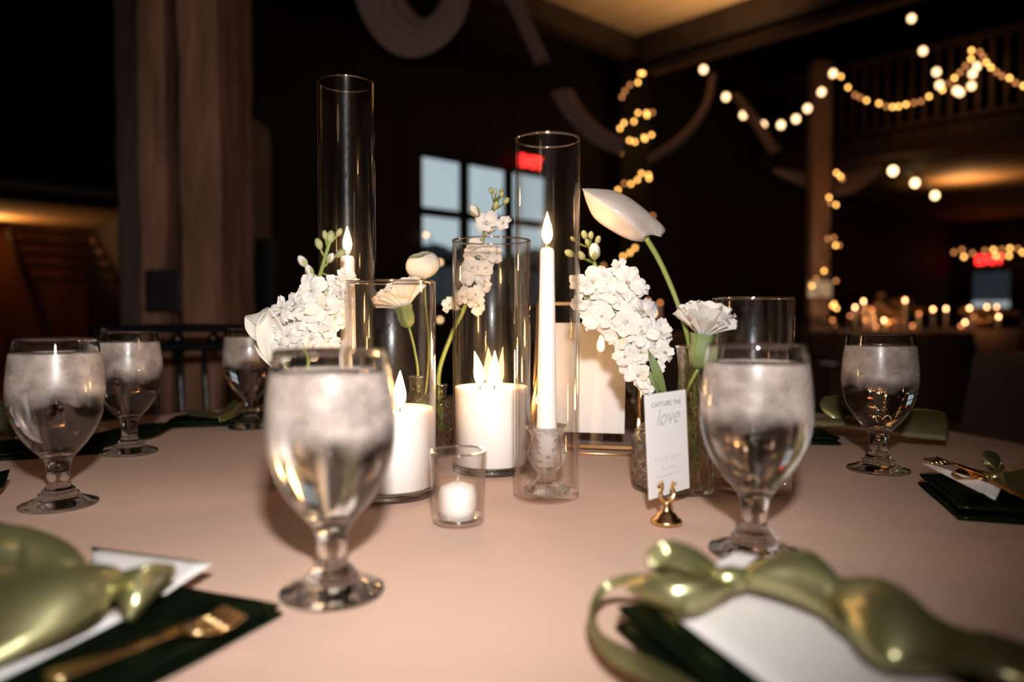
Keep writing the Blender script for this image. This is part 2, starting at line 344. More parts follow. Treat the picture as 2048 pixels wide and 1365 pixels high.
tag(link('tablecloth', bm, M_cloth), 'champagne tablecloth covering the near round table under the glasses', 'tablecloth')
t = empty('round_table', (TC[0], TC[1], 0), 0, 'round banquet table hidden beneath the near champagne tablecloth', 'table')
bm = bmesh.new(); lathe(bm, [(0, 0.715), (0.745, 0.715), (0.748, 0.725), (0.745, 0.742), (0, 0.742)], 96); link('tabletop', bm, M_woodd, t)
for a in range(4):
    bm = bmesh.new(); tube(bm, [(0.45 * math.cos(a * pi / 2 + .7), 0.45 * math.sin(a * pi / 2 + .7), 0.715), (0.55 * math.cos(a * pi / 2 + .7), 0.55 * math.sin(a * pi / 2 + .7), 0.0)], 0.016, 10, 2); link('leg', bm, M_black, t)

# ================================================================== GOBLETS
def make_goblet():
    root = empty('water_goblet')
    outer = [(0, 0.0004), (0.012, 0.0006), (0.030, 0.0), (0.0328, 0.0006), (0.0332, 0.0016), (0.0325, 0.0028), (0.026, 0.0048), (0.019, 0.0078), (0.0165, 0.0096), (0.0172, 0.0108), (0.0165, 0.0120), (0.0138, 0.0132), (0.0142, 0.0144), (0.0134, 0.0156), (0.0112, 0.0172), (0.0098, 0.0195), (0.0092, 0.025), (0.0094, 0.032), (0.0106, 0.039), (0.0132, 0.0445), (0.0165, 0.0485)]
    import_pts = [(0.0165, 0.0485), (0.0235, 0.0565), (0.0305, 0.067), (0.0360, 0.079), (0.0392, 0.0915), (0.0403, 0.1035), (0.0399, 0.116), (0.0386, 0.129), (0.0370, 0.141), (0.0352, 0.154)]
    sp = cr([(r, z, 0) for r, z in import_pts], 5)
    outer = [(p[0] * 1.0, p[1]) for p in outer[:-1]] + [(p.x, p.y) for p in sp]
    inner = [(max(0.0, p.x - 0.0013), p.y) for p in sp]
    inner = [(r, z) for r, z in inner if z > 0.0535]
    prof = outer + [(0.0350, 0.1550), (0.0342, 0.1550)] + list(reversed(inner)) + [(0.012, 0.0505), (0, 0.0495)]
    bm = bmesh.new(); lathe(bm, prof, 96); g = link('goblet_glass', bm, M_gob, root)
    WL = 0.1405
    wp = [(0, 0.0492)] + [(0.0122, 0.0502)] + [(r + 0.0003, z) for r, z in inner if z < WL]
    rl = wp[-1][0]; wp += [(rl - 0.0001, WL), (rl - 0.0012, WL - 0.0007), (0, WL - 0.0009)]
    bm = bmesh.new(); lathe(bm, wp, 96); link('water', bm, M_water, root)
    rs = random.Random(3)
    for k in range(7):
        bm = bmesh.new(); a = k * 2.4; r = 0.0185 if k else 0.0
        rot = Matrix.Rotation(rs.uniform(0, 3), 4, 'X') @ Matrix.Rotation(rs.uniform(0, 3), 4, 'Y')
        box(bm, (0, 0, 0), (0.017, 0.018, 0.013), mat=rot, bevel=0.003)
        link('ice_cube', bm, M_ice, root, loc=(r * math.cos(a), r * math.sin(a), 0.128 + rs.uniform(-0.012, 0.006)))
    return root
GB = [((665, 1185), 'water goblet nearest the camera, left of the small votive glass'),
      ((118, 1010), 'large water goblet at the left edge of the photo, in front of another goblet'),
      ((260, 905), 'water goblet just behind and right of the leftmost goblet'),
      ((501, 855), 'farthest water goblet, partly hidden by the cream rose at left'),
      ((1508, 1103), 'water goblet at right covering the clear empty cylinder behind it'),
      ((1756, 940), 'water goblet standing alone at far right of the table')]
gob = make_goblet()
for i, ((px, py), lab) in enumerate(GB):
    o = gob if i == 0 else copy_tree(gob)
    p = G(px, py); o.location = (p.x, p.y, TZ); o.rotation_euler.z = i * 1.1; tag(o, lab, 'goblet', 'water goblets around the table')

# ================================================================== CYLINDERS AND CANDLES
def cylinder(px, Y, r, h, label, mat=M_glassT, base=0.004):
    x = (px - 1024) / FPX * Y; root = empty('glass_cylinder', (x, Y, TZ), 0, label, 'glass cylinder', 'clear glass cylinders in the centrepiece')
    th = 0.0021
    bm = bmesh.new(); lathe(bm, [(r - 0.0006, base), (r, base + 0.001), (r, h - 0.001), (r - 0.0006, h), (r - th + 0.0006, h), (r - th, h - 0.001), (r - th, base + 0.0022), (r - th - 0.001, base + 0.001)], 96)
    link('glass_wall', bm, mat, root)
    bm = bmesh.new(); lathe(bm, [(0, 0.0006), (r * 0.9, 0.0003), (r - 0.001, 0.0012), (r, 0.003), (r, base), (r - 0.0025, base + 0.001), (0, base + 0.001)], 96)
    link('thick_base', bm, M_clear if base > 0.005 else mat, root)
    bm = bmesh.new(); tube(bm, [((r - th / 2) * math.cos(a * 2 * pi / 64), (r - th / 2) * math.sin(a * 2 * pi / 64), h) for a in range(65)], 0.0011, 8, 1, smooth=False)
    link('polished_rim', bm, M_rim, root)
    return root
M_rim = thin_glass('glass_rim', tint=(0.9, 0.85, 0.8), f0=0.28, power=1.2, rough=0.06)
cylA = cylinder(696, 0.845, 0.0318, 0.437, 'tallest clear glass cylinder with a taper candle, behind the white blossoms at left')
cylB = cylinder(782, 0.728, 0.0438, 0.2085, 'short wide clear cylinder holding one lit candle, left of the votive glass', base=0.006)
cylC = cylinder(983, 0.84, 0.0442, 0.2600, 'medium clear cylinder holding two flames, in the middle of the centrepiece', base=0.006)
cylD = cylinder(1094, 0.715, 0.0314, 0.3440, 'tall clear glass cylinder enclosing the taper candle in a glass holder')
cylE = cylinder(1505, 0.742, 0.0395, 0.1930, 'clear empty glass cylinder behind the right front goblet')
def flame(parent, c, h, r, name='flame', lean=0.0):
    bm = bmesh.new(); prof = [(0, 0), (0.45, 0.06), (0.85, 0.18), (1.0, 0.32), (0.86, 0.5), (0.55, 0.7), (0.25, 0.87), (0, 1)]
    pr = [(p.x * r, p.y * h) for p in cr([(a, b, 0) for a, b in prof], 3)]; pr[0] = (0, 0); pr[-1] = (0, h)
    lathe(bm, pr, 20)
    for v in bm.verts: v.co.x += lean * (v.co.z / h) ** 2 * h
    return link(name, bm, M_flame, parent, loc=c)
def wick(parent, c, h=0.009):
    bm = bmesh.new(); tube(bm, [(0, 0, -0.003), (0.0004, 0, h * 0.5), (0.0012, 0, h)], 0.0008, 8, 3); link('wick', bm, M_wick, parent, loc=c)
def pillar(root0, r, z0, z1, flames, label):
    l = root0.location; root = empty('pillar_candle', (l.x, l.y, TZ), 0, label, 'candle', 'white candles filling the glass cylinders')
    bm = bmesh.new(); lathe(bm, [(0, z0), (r - 0.002, z0), (r, z0 + 0.002), (r, z1), (r - 0.001, z1 + 0.0006), (r * 0.75, z1 - 0.002), (r * 0.3, z1 - 0.003), (0, z1 - 0.003)], 64, noise=0.0001)
    link('wax', bm, M_wax, root)
    for dx, dy, h, ln in flames:
        wick(root, (dx, dy, z1 - 0.003)); flame(root, (dx, dy, z1 + 0.001), h, 0.0062, lean=ln)
    return root
pillar(cylB, 0.0412, 0.0075, 0.084, [(0.009, -0.006, 0.037, 0.02)], 'white candle burning inside the short wide cylinder')
pillar(cylC, 0.0416, 0.0075, 0.0945, [(-0.013, -0.005, 0.040, -0.16), (0.003, 0.0, 0.040, 0.02)], 'white candle burning with two flames inside the medium cylinder')
# tapers
def taper(loc, z0, z1, r0, r1, label, holder=True):
    root = empty('taper_candle', (loc.x, loc.y, TZ), 0, label, 'candle', 'white taper candles in tall cylinders')
    bm = bmesh.new(); lathe(bm, [(0, z0), (r0, z0), (r0, z0 + 0.02), (r1, z1 - 0.003), (r1 * 0.75, z1), (0, z1 - 0.0008)], 40); link('wax', bm, M_wax, root)
    wick(root, (0, 0, z1), 0.008); flame(root, (0, 0, z1 + 0.004), 0.030, 0.0050)
    return root
def holder(loc, label):
    root = empty('taper_holder', (loc.x, loc.y, TZ + 0.0052), 0, label, 'candle holder', 'pressed glass taper holders')
    bm = bmesh.new(); lathe(bm, [(0, 0.0005), (0.0215, 0.0), (0.0222, 0.002), (0.018, 0.006), (0.012, 0.0095), (0.0095, 0.012), (0.0090, 0.0178), (0, 0.0178)], 64, rib=20, ribamp=0.02); link('foot', bm, M_hold, root)
    bm = bmesh.new(); lathe(bm, [(0, 0.018), (0.0090, 0.0182), (0.0125, 0.022), (0.0178, 0.030), (0.0188, 0.037), (0.0165, 0.046), (0.0150, 0.052), (0.0168, 0.058), (0.0212, 0.062), (0.0215, 0.0635), (0.0205, 0.0640), (0.0130, 0.060), (0.0105, 0.050), (0.0105, 0.026), (0, 0.024)], 64); link('cup', bm, M_hold, root)
    return root
holder(cylD.location, 'clear pressed glass taper holder inside the tall right cylinder')
taper(cylD.location, 0.032, 0.2405, 0.0100, 0.0068, 'long white taper candle inside the tall cylinder at centre right')
holder(cylA.location, 'clear glass taper holder hidden low inside the tallest left cylinder')
taper(cylA.location, 0.032, 0.243, 0.0100, 0.0078, 'white taper candle inside the tallest cylinder at left')
# votive
x = (916 - 1024) / FPX * 0.628
vt = empty('votive_glass', (x, 0.628, TZ), 0, 'small tapered clear votive glass in front of the cylinders', 'votive glass')
bm = bmesh.new(); lathe(bm, [(0.0205, 0.0005), (0.0218, 0.002), (0.0242, 0.0595), (0.0238, 0.0608), (0.0226, 0.0608), (0.0222, 0.0595), (0.0202, 0.007), (0.019, 0.0055)], 64); link('glass_wall', bm, thin_glass('votive_glass_wall', f0=0.03, power=2.2, dust=0.01), vt)
bm = bmesh.new(); lathe(bm, [(0, 0.0008), (0.0205, 0.0004), (0.0216, 0.002), (0.0217, 0.0045), (0.019, 0.0055), (0, 0.0055)], 64); link('thick_base', bm, M_rim, vt)
bm = bmesh.new(); tube(bm, [(0.0232 * math.cos(a * 2 * pi / 48), 0.0232 * math.sin(a * 2 * pi / 48), 0.0605) for a in range(49)], 0.0009, 8, 1, smooth=False); link('polished_rim', bm, M_rim, vt)
vc = empty('votive_candle', (x - 0.001, 0.628, TZ), 0, 'unlit white votive candle inside the small votive glass', 'candle')
bm = bmesh.new(); lathe(bm, [(0, 0.006), (0.0148, 0.006), (0.0165, 0.012), (0.0163, 0.024), (0.0140, 0.030), (0.006, 0.0325), (0, 0.032)], 40); link('wax', bm, M_wax, vc)
bm = bmesh.new(); tube(bm, [(0, 0, 0.031), (0.0006, 0, 0.038)], 0.0006, 6, 2); link('wick', bm, M_inkl, vc)

# ================================================================== BUD VASES
def vase(px, Y, prof, mat, label, amp=0.035, vf=420.0):
    x = (px - 1024) / FPX * Y; root = empty('bud_vase', (x, Y, TZ), 0, label, 'vase', 'glass bud vases in the centrepiece')
    pp = cr([(r, z, 0) for r, z in prof], 10); out = [(0, 0.001)] + [(p.x, p.y) for p in pp]
    inn = [(max(0, p.x - 0.0024), p.y) for p in reversed(pp)]; inn = [q for q in inn if q[1] > 0.006] + [(0, 0.006)]
    bm = bmesh.new(); lathe(bm, out + inn, 120); no = 1 + 120 * (len(out) - 1); zt = prof[-1][1]
    bm.verts.ensure_lookup_table()
    for v in list(bm.verts)[:no]:
        if 0.004 < v.co.z < zt - .006:
            a = math.atan2(v.co.y, v.co.x); q = 1 + amp * math.cos(12 * a) * (math.cos(v.co.z * vf) if vf else 1) ; v.co.x *= q; v.co.y *= q
    link('vase_body', bm, mat, root)
    r, z = prof[-1]; bm = bmesh.new(); tube(bm, [((r - 0.0008) * math.cos(a * 2 * pi / 40), (r - 0.0008) * math.sin(a * 2 * pi / 40), z) for a in range(41)], 0.0014, 8, 1, smooth=False); link('lip', bm, M_rim, root)
    return root
vase(1380, 0.735, [(0.024, 0.001), (0.0262, 0.006), (0.0265, 0.030), (0.0262, 0.052), (0.0225, 0.066), (0.015, 0.085), (0.0115, 0.105), (0.0112, 0.125), (0.0128, 0.140), (0.0135, 0.145)], M_ribV, 'tall necked pressed glass bottle vase holding the anthurium')
vase(1316, 0.745, [(0.022, 0.001), (0.0245, 0.006), (0.0248, 0.030), (0.0245, 0.050), (0.021, 0.062), (0.012, 0.068), (0.0105, 0.078), (0.0118, 0.084)], M_rib, 'squat pressed glass bud vase directly behind the small white card')
vase(880, 0.925, [(0.018, 0.001), (0.0212, 0.006), (0.0215, 0.030), (0.0212, 0.058), (0.018, 0.068), (0.0085, 0.071), (0.0075, 0.078), (0.0090, 0.088)], M_rib, 'faceted glass bud vase between the short and medium cylinders')
vase(832, 0.86, [(0.018, 0.001), (0.0212, 0.006), (0.0215, 0.030), (0.0212, 0.070), (0.018, 0.082), (0.0085, 0.086), (0.0075, 0.094), (0.0090, 0.104)], M_ribV, 'ribbed bud vase behind the short wide cylinder')
vase(585, 0.775, [(0.022, 0.001), (0.0245, 0.006), (0.0248, 0.030), (0.0245, 0.060), (0.018, 0.082), (0.0105, 0.096), (0.0095, 0.106), (0.0115, 0.114)], M_rib, 'glass bud vase behind the nearest goblet, holding the left blossoms')

# ================================================================== FLOWERS
VIEW = lambda p: (CAM - p).normalized()
def floret(c, r, axis, n=4, double=True, mat=M_petal):
    """a ruffled stock blossom"""
    bm = bmesh.new(); M = Matrix.Translation(c) @ frame_to(axis, random.uniform(0, 6))
    rings = [(n, 1.0, 0.15, 0.05), (n, 0.85, 0.65, 0.08)] + ([(3, 0.55, 1.05, 0.05)] if double else [])
    for k, (m, s, tl, st) in enumerate(rings):
        for i in range(m):
            petal(bm, M, 2 * pi * (i + 0.5 * k + random.uniform(-.2, .2)) / m, r * s * random.uniform(.8, 1.25), r * s * random.uniform(.8, 1.1), tl + random.uniform(-.35, .4), cup=random.uniform(-.45, .3), ruffle=0.11, start=st, n=6, m=8, droop=random.uniform(.1, .7), notch=random.uniform(-.1, .3))
    return bm
def budm(c, r, d, name_parts, parent):
    bm = bmesh.new(); rot = frame_to(d)
    ball(bm, c, r, 2, (0.75, 0.75, 1.25), rot)
    M = Matrix.Translation(c) @ rot
    bud_o = link('bud', bm, M_petal if name_parts == 'w' else M_budg, parent)
    if name_parts == 'w':
        bm = bmesh.new()
        for i in range(4):
            rows = []; a = i * pi / 2
            for k in range(6):
                t = k / 5; rr = r * (0.3 + 0.5 * math.sin(t * pi * 0.75)) * 1.04; z = -1.25 * r + 1.9 * r * t; wv = r * 0.42 * math.sin(pi * (0.15 + 0.85 * t) )
                rows.append([M @ Vector((rr * math.cos(a) - s * wv * math.sin(a), rr * math.sin(a) + s * wv * math.cos(a), z)) for s in (-1, 0, 1)])
            sheet(bm, rows)
        link('sepal', bm, M_budg, bud_o)
def stock(label, stem, stemr, florets, buds, Yf, leaves=(), group='white stock stems in the centrepiece', axisbias=1.0):
    """stem: list of (px,py,Y); florets (px,py,r_px); buds (px,py,rpx,kind,basepx,basepy)"""
    base = P(*stem[0]); root = empty('stock_stem', base, 0, label, 'flower', group); inv = -Vector(base)
    pts = [P(*s) + inv for s in stem]
    bm = bmesh.new(); tube(bm, pts, [stemr, stemr * 0.75], 10, 6); link('stem', bm, M_green, root)
    sp = cr(pts, 10)
    for (px, py, r) in florets:
        Y = Yf(px, py) + random.uniform(-0.008, 0.008); c = P(px, py, Y) + inv
        near = min(sp, key=lambda q: (q - c).length); ax = (c - near).normalized() * 0.9 + VIEW(c - inv) * axisbias + Vector((0, 0, 0.25)); ax += Vector([random.uniform(-.4, .4) for _ in range(3)])
        bo = link('blossom', floret(c, r * Y / FPX * random.uniform(1.05, 1.3), ax, 4, random.random() < .55), M_petal, root)
        bm = bmesh.new(); ball(bm, c + ax.normalized() * .0008, .0016, 1); link('stamen', bm, M_budg, bo)
        bm = bmesh.new(); tube(bm, [near, near.lerp(c, .6) + Vector((0, 0, -.001)), c - ax.normalized() * .002], [0.0012, 0.0009], 6, 4); link('pedicel', bm, M_green, root)
    for (px, py, r, kd) in buds:
        Y = Yf(px, py); c = P(px, py, Y) + inv; near = min(sp, key=lambda q: (q - c - Vector((0, 0, -0.012))).length)
        d = (c - near) + Vector((0, 0, 0.006)); budm(c, r * Y / FPX, d, kd, root)
        bm = bmesh.new(); tube(bm, [near, near.lerp(c, .5) + Vector((0, 0, -.002)), c], [0.0013, 0.0009], 6, 4); link('pedicel', bm, M_green, root)
    for (a, b, wd) in leaves:
        bm = bmesh.new(); A = P(*a) + inv; B = P(*b) + inv; rows = []; d = B - A; side = d.cross(Vector((0, 1, 0.2))).normalized()
        for k in range(11):
            t = k / 10; ww = wd * math.sin(pi * (0.06 + 0.94 * t)) ** 0.8; mid = A.lerp(B, t) + Vector((0, -0.004 * math.sin(pi * t), 0))
            rows.append([mid + side * ww * s + Vector((0, -0.0015 * (s * s), 0)) for s in (-1, -.5, 0, .5, 1)])
        sheet(bm, rows, 0.0004); link('leaf', bm, M_leaf, root)
    return root
stock('white stock with green bud tip left of the tallest cylinder',
      [(590, 930, .775), (600, 800, .775), (615, 690, .775), (630, 590, .77), (646, 530, .765), (660, 482, .765)], 0.0026,
      [(622, 582, 24), (591, 608, 26), (563, 617, 24), (652, 612, 27), (611, 630, 25), (582, 650, 27), (670, 636, 24), (574, 672, 22), (618, 673, 28), (648, 655, 27), (656, 684, 22), (588, 693, 24), (625, 696, 24), (668, 566, 16), (682, 586, 22), (693, 562, 18), (691, 602, 18), (637, 645, 22), (560, 690, 18), (600, 660, 22)],
      [(605, 523, 11, 'w'), (618, 541, 10, 'w'), (637, 488, 10, 'g'), (661, 474, 11, 'g'), (678, 465, 8, 'g'), (681, 507, 10, 'g'), (661, 516, 9, 'w'), (650, 470, 8, 'g'), (658, 584, 12, 'w')],
      lambda px, py: 0.755 + 0.0001 * (px - 560))
stock('large white stock spray to the right of the tall right cylinder',
      [(1324, 960, .75), (1330, 800, .765), (1305, 720, .775), (1262, 650, .78), (1222, 590, .785), (1192, 535, .785), (1180, 490, .785)], 0.0030,
      [(1239, 536, 17), (1207, 556, 22), (1186, 566, 27), (1194, 590, 26), (1158, 568, 20), (1158, 606, 19), (1223, 584, 26), (1258, 566, 27), (1284, 578, 16), (1246, 596, 30), (1270, 603, 22), (1203, 634, 29), (1228, 640, 22), (1287, 624, 25), (1255, 650, 30), (1283, 663, 28), (1238, 676, 26), (1322, 667, 22), (1311, 690, 25), (1330, 706, 17), (1264, 695, 30), (1250, 714, 22), (1264, 730, 26), (1315, 735, 14), (1276, 752, 22), (1291, 772, 16), (1282, 706, 24), (1183, 640, 18)],
      [(1169, 470, 9, 'g'), (1182, 471, 8, 'g'), (1189, 502, 15, 'w'), (1196, 480, 8, 'g'), (1139, 507, 10, 'g'), (1162, 511, 10, 'g'), (1146, 478, 6, 'g'), (1175, 485, 7, 'g')],
      lambda px, py: 0.765 - 0.00005 * (py - 600),
      leaves=[((1300, 760, .765), (1225, 618, .765), 0.0050), ((1328, 790, .755), (1296, 700, .752), 0.0050), ((1318, 790, .757), (1280, 720, .757), 0.0035)])
stock('slender white stock seen through the medium cylinder against the window',
      [(884, 860, .925), (877, 753, .925), (904, 668, .925), (927, 620, .925), (942, 565, .925), (966, 477, .925), (983, 430, .925), (992, 400, .925)], 0.0030,
      [(973, 444, 19), (1006, 447, 13), (948, 500, 20), (977, 506, 19), (994, 508, 14), (944, 536, 21), (962, 548, 19), (971, 537, 14), (932, 556, 16), (951, 589, 18), (957, 612, 16), (924, 594, 16), (899, 610, 14), (968, 573, 15)],
      [(982, 381, 6, 'g'), (991, 384, 6, 'g'), (1003, 389, 7, 'g'), (1012, 402, 8, 'g'), (992, 411, 9, 'g'), (949, 421, 12, 'w'), (1003, 380, 5, 'g')],
      lambda px, py: 0.905)
# rose (cream) at left
def rose(label, px, py, rpx, Y, axis, mat, rows, stem, name='rose_bloom', group='single white blooms in the centrepiece', ruf=0.02):
    base = P(*stem[0]); root = empty(name, base, 0, label, 'flower', group); inv = -Vector(base); c = P(px, py, Y) + inv; r = rpx * Y / FPX
    M = Matrix.Translation(c) @ frame_to(axis)
    bm = bmesh.new()
    for k, (n, s, tl, wd) in enumerate(rows):
        for i in range(n):
            petal(bm, M, 2 * pi * (i + 0.5 * k) / n + random.uniform(-.1, .1), r * s * random.uniform(.93, 1.07), r * s * wd, tl, cup=0.55, ruffle=ruf, start=0.22, n=10, m=10, droop=0.55 if k == 0 else -0.15, notch=0.08)
    o = link('petals', bm, mat, root)
    bm = bmesh.new(); tube(bm, [P(*s) + inv for s in stem] + [c], 0.0016, 8, 6); link('stem', bm, M_green, root)
    return root
b0 = P(580, 950, .775); root = empty('rose_bloom', b0, 0, 'cream rose bloom leaning out over the far left goblet', 'flower', 'single white blooms in the centrepiece')
def rp(L_, R_, Yl, Yr, cu):
    bm = bmesh.new(); n_ = len(L_); f = lambda Y, i: (Y if not isinstance(Y, tuple) else Y[0] + (Y[1] - Y[0]) * i / (n_ - 1))
    ribbon(bm, [P(q[0], q[1], f(Yl, i)) - b0 for i, q in enumerate(L_)], [P(q[0], q[1], f(Yr, i)) - b0 for i, q in enumerate(R_)], n=7, across=10, thick=.0006, curl=cu, up=False); link('petal', bm, M_cream, root)
rp([(513, 646), (511, 670), (516, 694), (526, 712), (541, 726)], [(538, 617), (560, 642), (570, 672), (564, 702), (546, 726)], (.744, .755), (.744, .756), -.008)
rp([(489, 636), (490, 656), (500, 673), (513, 684), (535, 724)], [(516, 649), (519, 666), (522, 690), (530, 708), (543, 726)], (.746, .756), (.748, .757), -.003)
rp([(489, 635), (501, 641), (514, 650), (526, 640), (539, 618)], [(492, 632), (504, 630), (517, 626), (527, 619), (537, 615)], .7455, .762, .0)
rp([(538, 618), (552, 640), (560, 672), (556, 704), (545, 726)], [(574, 622), (584, 652), (583, 688), (570, 712), (548, 726)], (.752, .758), (.760, .760), -.006)
rp([(500, 640), (505, 670), (516, 700), (540, 724)], [(560, 622), (575, 655), (572, 700), (549, 725)], (.766, .762), (.768, .762), .010)
rp([(508, 690), (516, 708), (530, 724), (542, 732)], [(528, 712), (536, 722), (544, 730), (547, 734)], .752, .753, -.002)
bm = bmesh.new(); ball(bm, P(545, 727, .757) - b0, .0042, 2); link('calyx', bm, M_leaf, root)
bm = bmesh.new(); tube(bm, [(0, 0, 0), P(583, 850, .775) - b0, P(562, 770, .765) - b0, P(546, 728, .758) - b0], .0016, 8, 6); link('stem', bm, M_green, root)
# ranunculus
rn = P(845, 530, .90); rs = P(838, 860, .86)
root = empty('ranunculus_bloom', rs, 0, 'round white ranunculus rising behind the rim of the short cylinder', 'flower', 'single white blooms in the centrepiece')
bm = bmesh.new(); M = Matrix.Translation(rn - rs) @ frame_to((-0.2, -0.35, 0.9))
for k in range(7):
    rr = 0.0205 * (1 - 0.10 * k)
    for i in range(5):
        a0 = 2 * pi * (i + k * 0.37) / 5; rows = []
        for u in range(8):
            el = -1.1 + (1.9 + 0.12 * k) * u / 7; rows.append([])
            for v in range(7):
                s = v / 6 * 2 - 1; a = a0 + s * 0.72 * math.cos(el * 0.55); q = rr * (1 + 0.035 * abs(s)) + 0.0004 * math.sin(5 * s + k)
                rows[-1].append(M @ Vector((q * math.cos(el) * math.cos(a), q * math.cos(el) * math.sin(a), q * 0.80 * math.sin(el))))
        sheet(bm, rows)
link('petals', bm, M_cream, root)
bm = bmesh.new(); tube(bm, [(0, 0, 0), P(852, 780, .875) - rs, P(857, 690, .885) - rs, P(851, 600, .895) - rs, rn - rs], 0.0014, 8, 6); link('stem', bm, M_green, root)
# carnations
def carnation(label, top, base, Y, spread, lenp, stem, axis, n=34):
    b0 = P(*stem[0]); root = empty('carnation', b0, 0, label, 'flower', 'white carnations in the centrepiece'); inv = -Vector(b0)
    c = P(top[0], top[1], Y) + inv; L_ = lenp * Y / FPX; ax = Vector(axis).normalized(); M = Matrix.Translation(c) @ frame_to(ax)
    bm = bmesh.new()
    for i in range(n):
        el = pi / 2 - spread * math.sqrt((i + 0.5) / n); a = i * 2.399; rows = []; ll = L_ * random.uniform(.85, 1.05); wd = ll * 0.5; ph = random.uniform(0, 6)
        d = Vector((math.cos(el) * math.cos(a), math.cos(el) * math.sin(a), math.sin(el))); sd = Vector((-math.sin(a), math.cos(a), 0)); up = d.cross(sd)
        for u in range(8):
            t = u / 7; rows.append([])
            for v in range(9):
                s = v / 8 * 2 - 1; tt = t * (1 - 0.10 * s * s) + (0.045 * (v % 2) if u == 7 else 0)
                rows[-1].append(M @ (d * ll * tt + sd * s * wd * (0.12 + 0.88 * t ** 1.3) + up * (0.10 * ll * math.sin(s * 5 + ph) * t * t - 0.18 * ll * t * t)))
        sheet(bm, rows)
    link('petals', bm, M_petal, root)
    e = P(base[0], base[1], Y) + inv; bm = bmesh.new(); d = (c + ax * L_ * 0.18 - e); MM = Matrix.Translation(e) @ frame_to(d); h = d.length
    r = 0.0085 * lenp / 55; lathe(bm, [(0, 0), (r * .35, 0), (r * .75, h * .15), (r * .95, h * .45), (r * .9, h * .75), (r * 1.05, h)], 30, rib=5, ribamp=0.08)
    bmesh.ops.transform(bm, matrix=MM, verts=bm.verts); link('calyx', bm, M_leaf, root)
    bm = bmesh.new(); tube(bm, [P(*s) + inv for s in stem] + [e], 0.0016, 8, 6); link('stem', bm, M_green, root)
carnation('white carnation on the green calyx above the tall necked vase', (1404, 682), (1396, 738), 0.715, 0.68, 76, [(1388, 940, .735), (1378, 850, .735), (1372, 792, .73)], (0.16, -0.15, 1))
carnation('white carnation seen through the short wide cylinder', (812, 624), (818, 655), 0.86, 0.72, 66, [(832, 900, .86), (836, 760, .86), (829, 700, .86)], (-0.45, 0.1, 1))
# anthurium
b0 = P(1392, 950, .735)
root = empty('anthurium', b0, 0, 'large white anthurium spathe on a curved green stem at right of the centrepiece', 'flower'); inv = -Vector(b0)
Lw = [(1287, 484, .742), (1262, 481, .738), (1225, 463, .738), (1190, 438, .738), (1174, 408, .737), (1165, 378, .736)]
Ml = [(1291, 474, .728), (1268, 447, .716), (1241, 424, .712), (1212, 405, .716), (1188, 391, .725), (1165, 378, .736)]
Up = [(1306, 470, .738), (1292, 428, .738), (1262, 399, .742), (1232, 383, .744), (1200, 378, .742), (1165, 377, .737)]
Bk = [(1322, 474, .748), (1331, 456, .762), (1302, 432, .775), (1262, 404, .772), (1222, 387, .757), (1166, 378, .738)]
A = cr([P(*q) + inv for q in Lw], 6); B = cr([P(*q) + inv for q in Ml], 6); C_ = cr([P(*q) + inv for q in Up], 6); D_ = cr([P(*q) + inv for q in Bk], 6)
rows = [cr([A[i], A[i].lerp(B[i], .5) + Vector((0, -.002, 0)), B[i], C_[i], D_[i]], 4) for i in range(len(A))]
bm = bmesh.new(); sheet(bm, rows, 0.0007); link('spathe', bm, M_spathe, root)
bm = bmesh.new(); tube(bm, [(0, 0, 0), P(1389, 800, .742) + inv, P(1380, 700, .742) + inv, P(1366, 640, .735) + inv, P(1345, 580, .738) + inv, P(1318, 520, .738) + inv, P(1292, 476, .736) + inv], [0.0022, 0.0024, 0.0028], 12, 8); link('stem', bm, M_green, root)
bm = bmesh.new(); tube(bm, [P(1286, 466, .742) + inv, P(1245, 430, .748) + inv, P(1218, 408, .75) + inv], [0.0028, 0.0018], 10, 5); link('spadix', bm, pbr('yellow_spadix', (0.6, 0.5, 0.25), .6, bump=.5, bscale=400), root)

# ================================================================== GOLD FRAME, CARD
fr = empty('picture_frame', G(1170, 902), math.radians(-12), 'gold wire edged glass frame with a white paper insert behind the tall right cylinder', 'picture frame')
lean = math.radians(13); FM = Matrix.Rotation(-lean, 4, 'X')
fw, fh = 0.138, 0.196
def bar(a, b, s, name, mat=M_gold):
    bm = bmesh.new(); a = FM @ Vector(a); b = FM @ Vector(b); tube(bm, [a, b], s, 4, 1, smooth=False); return link(name, bm, mat, fr, smooth=False)
for s in (-1, 1): bar((s * fw / 2, 0, 0.006), (s * fw / 2, 0, fh), 0.0030, 'side_bar')
bar((-fw / 2, 0, fh), (fw / 2, 0, fh), 0.0030, 'top_bar'); bar((-fw / 2, 0, 0.006), (fw / 2, 0, 0.006), 0.0030, 'bottom_bar')
bm = bmesh.new(); box(bm, (0, -0.0012, fh / 2), (fw - 0.004, 0.0012, fh - 0.008)); bmesh.ops.transform(bm, matrix=FM, verts=bm.verts)
link('glass_pane', bm, thin_glass('frame_glass', f0=0.06), fr, smooth=False)
bm = bmesh.new(); box(bm, (-0.002, 0.0012, fh / 2 - 0.0015), (0.104, 0.0008, 0.146)); bmesh.ops.transform(bm, matrix=FM, verts=bm.verts); link('paper_insert', bm, M_white, fr, smooth=False)
bm = bmesh.new(); tube(bm, [(0.062, 0.03, 0.150), (0.070, 0.000, 0.06), (0.074, -0.022, 0.004), (0.068, -0.028, 0.0025), (0, -0.03, 0.0022), (-0.066, -0.028, 0.0025), (-0.072, -0.022, 0.004), (-0.070, 0.0, 0.06), (-0.062, 0.03, 0.150)], 0.0011, 8, 1, smooth=False); link('wire_stand', bm, M_gold, fr)
bm = bmesh.new(); lathe(bm, [(0, 0), (.022, 0), (.022, .12), (0, .12)], 20); bp_ = P(1305, 611, 6.62)
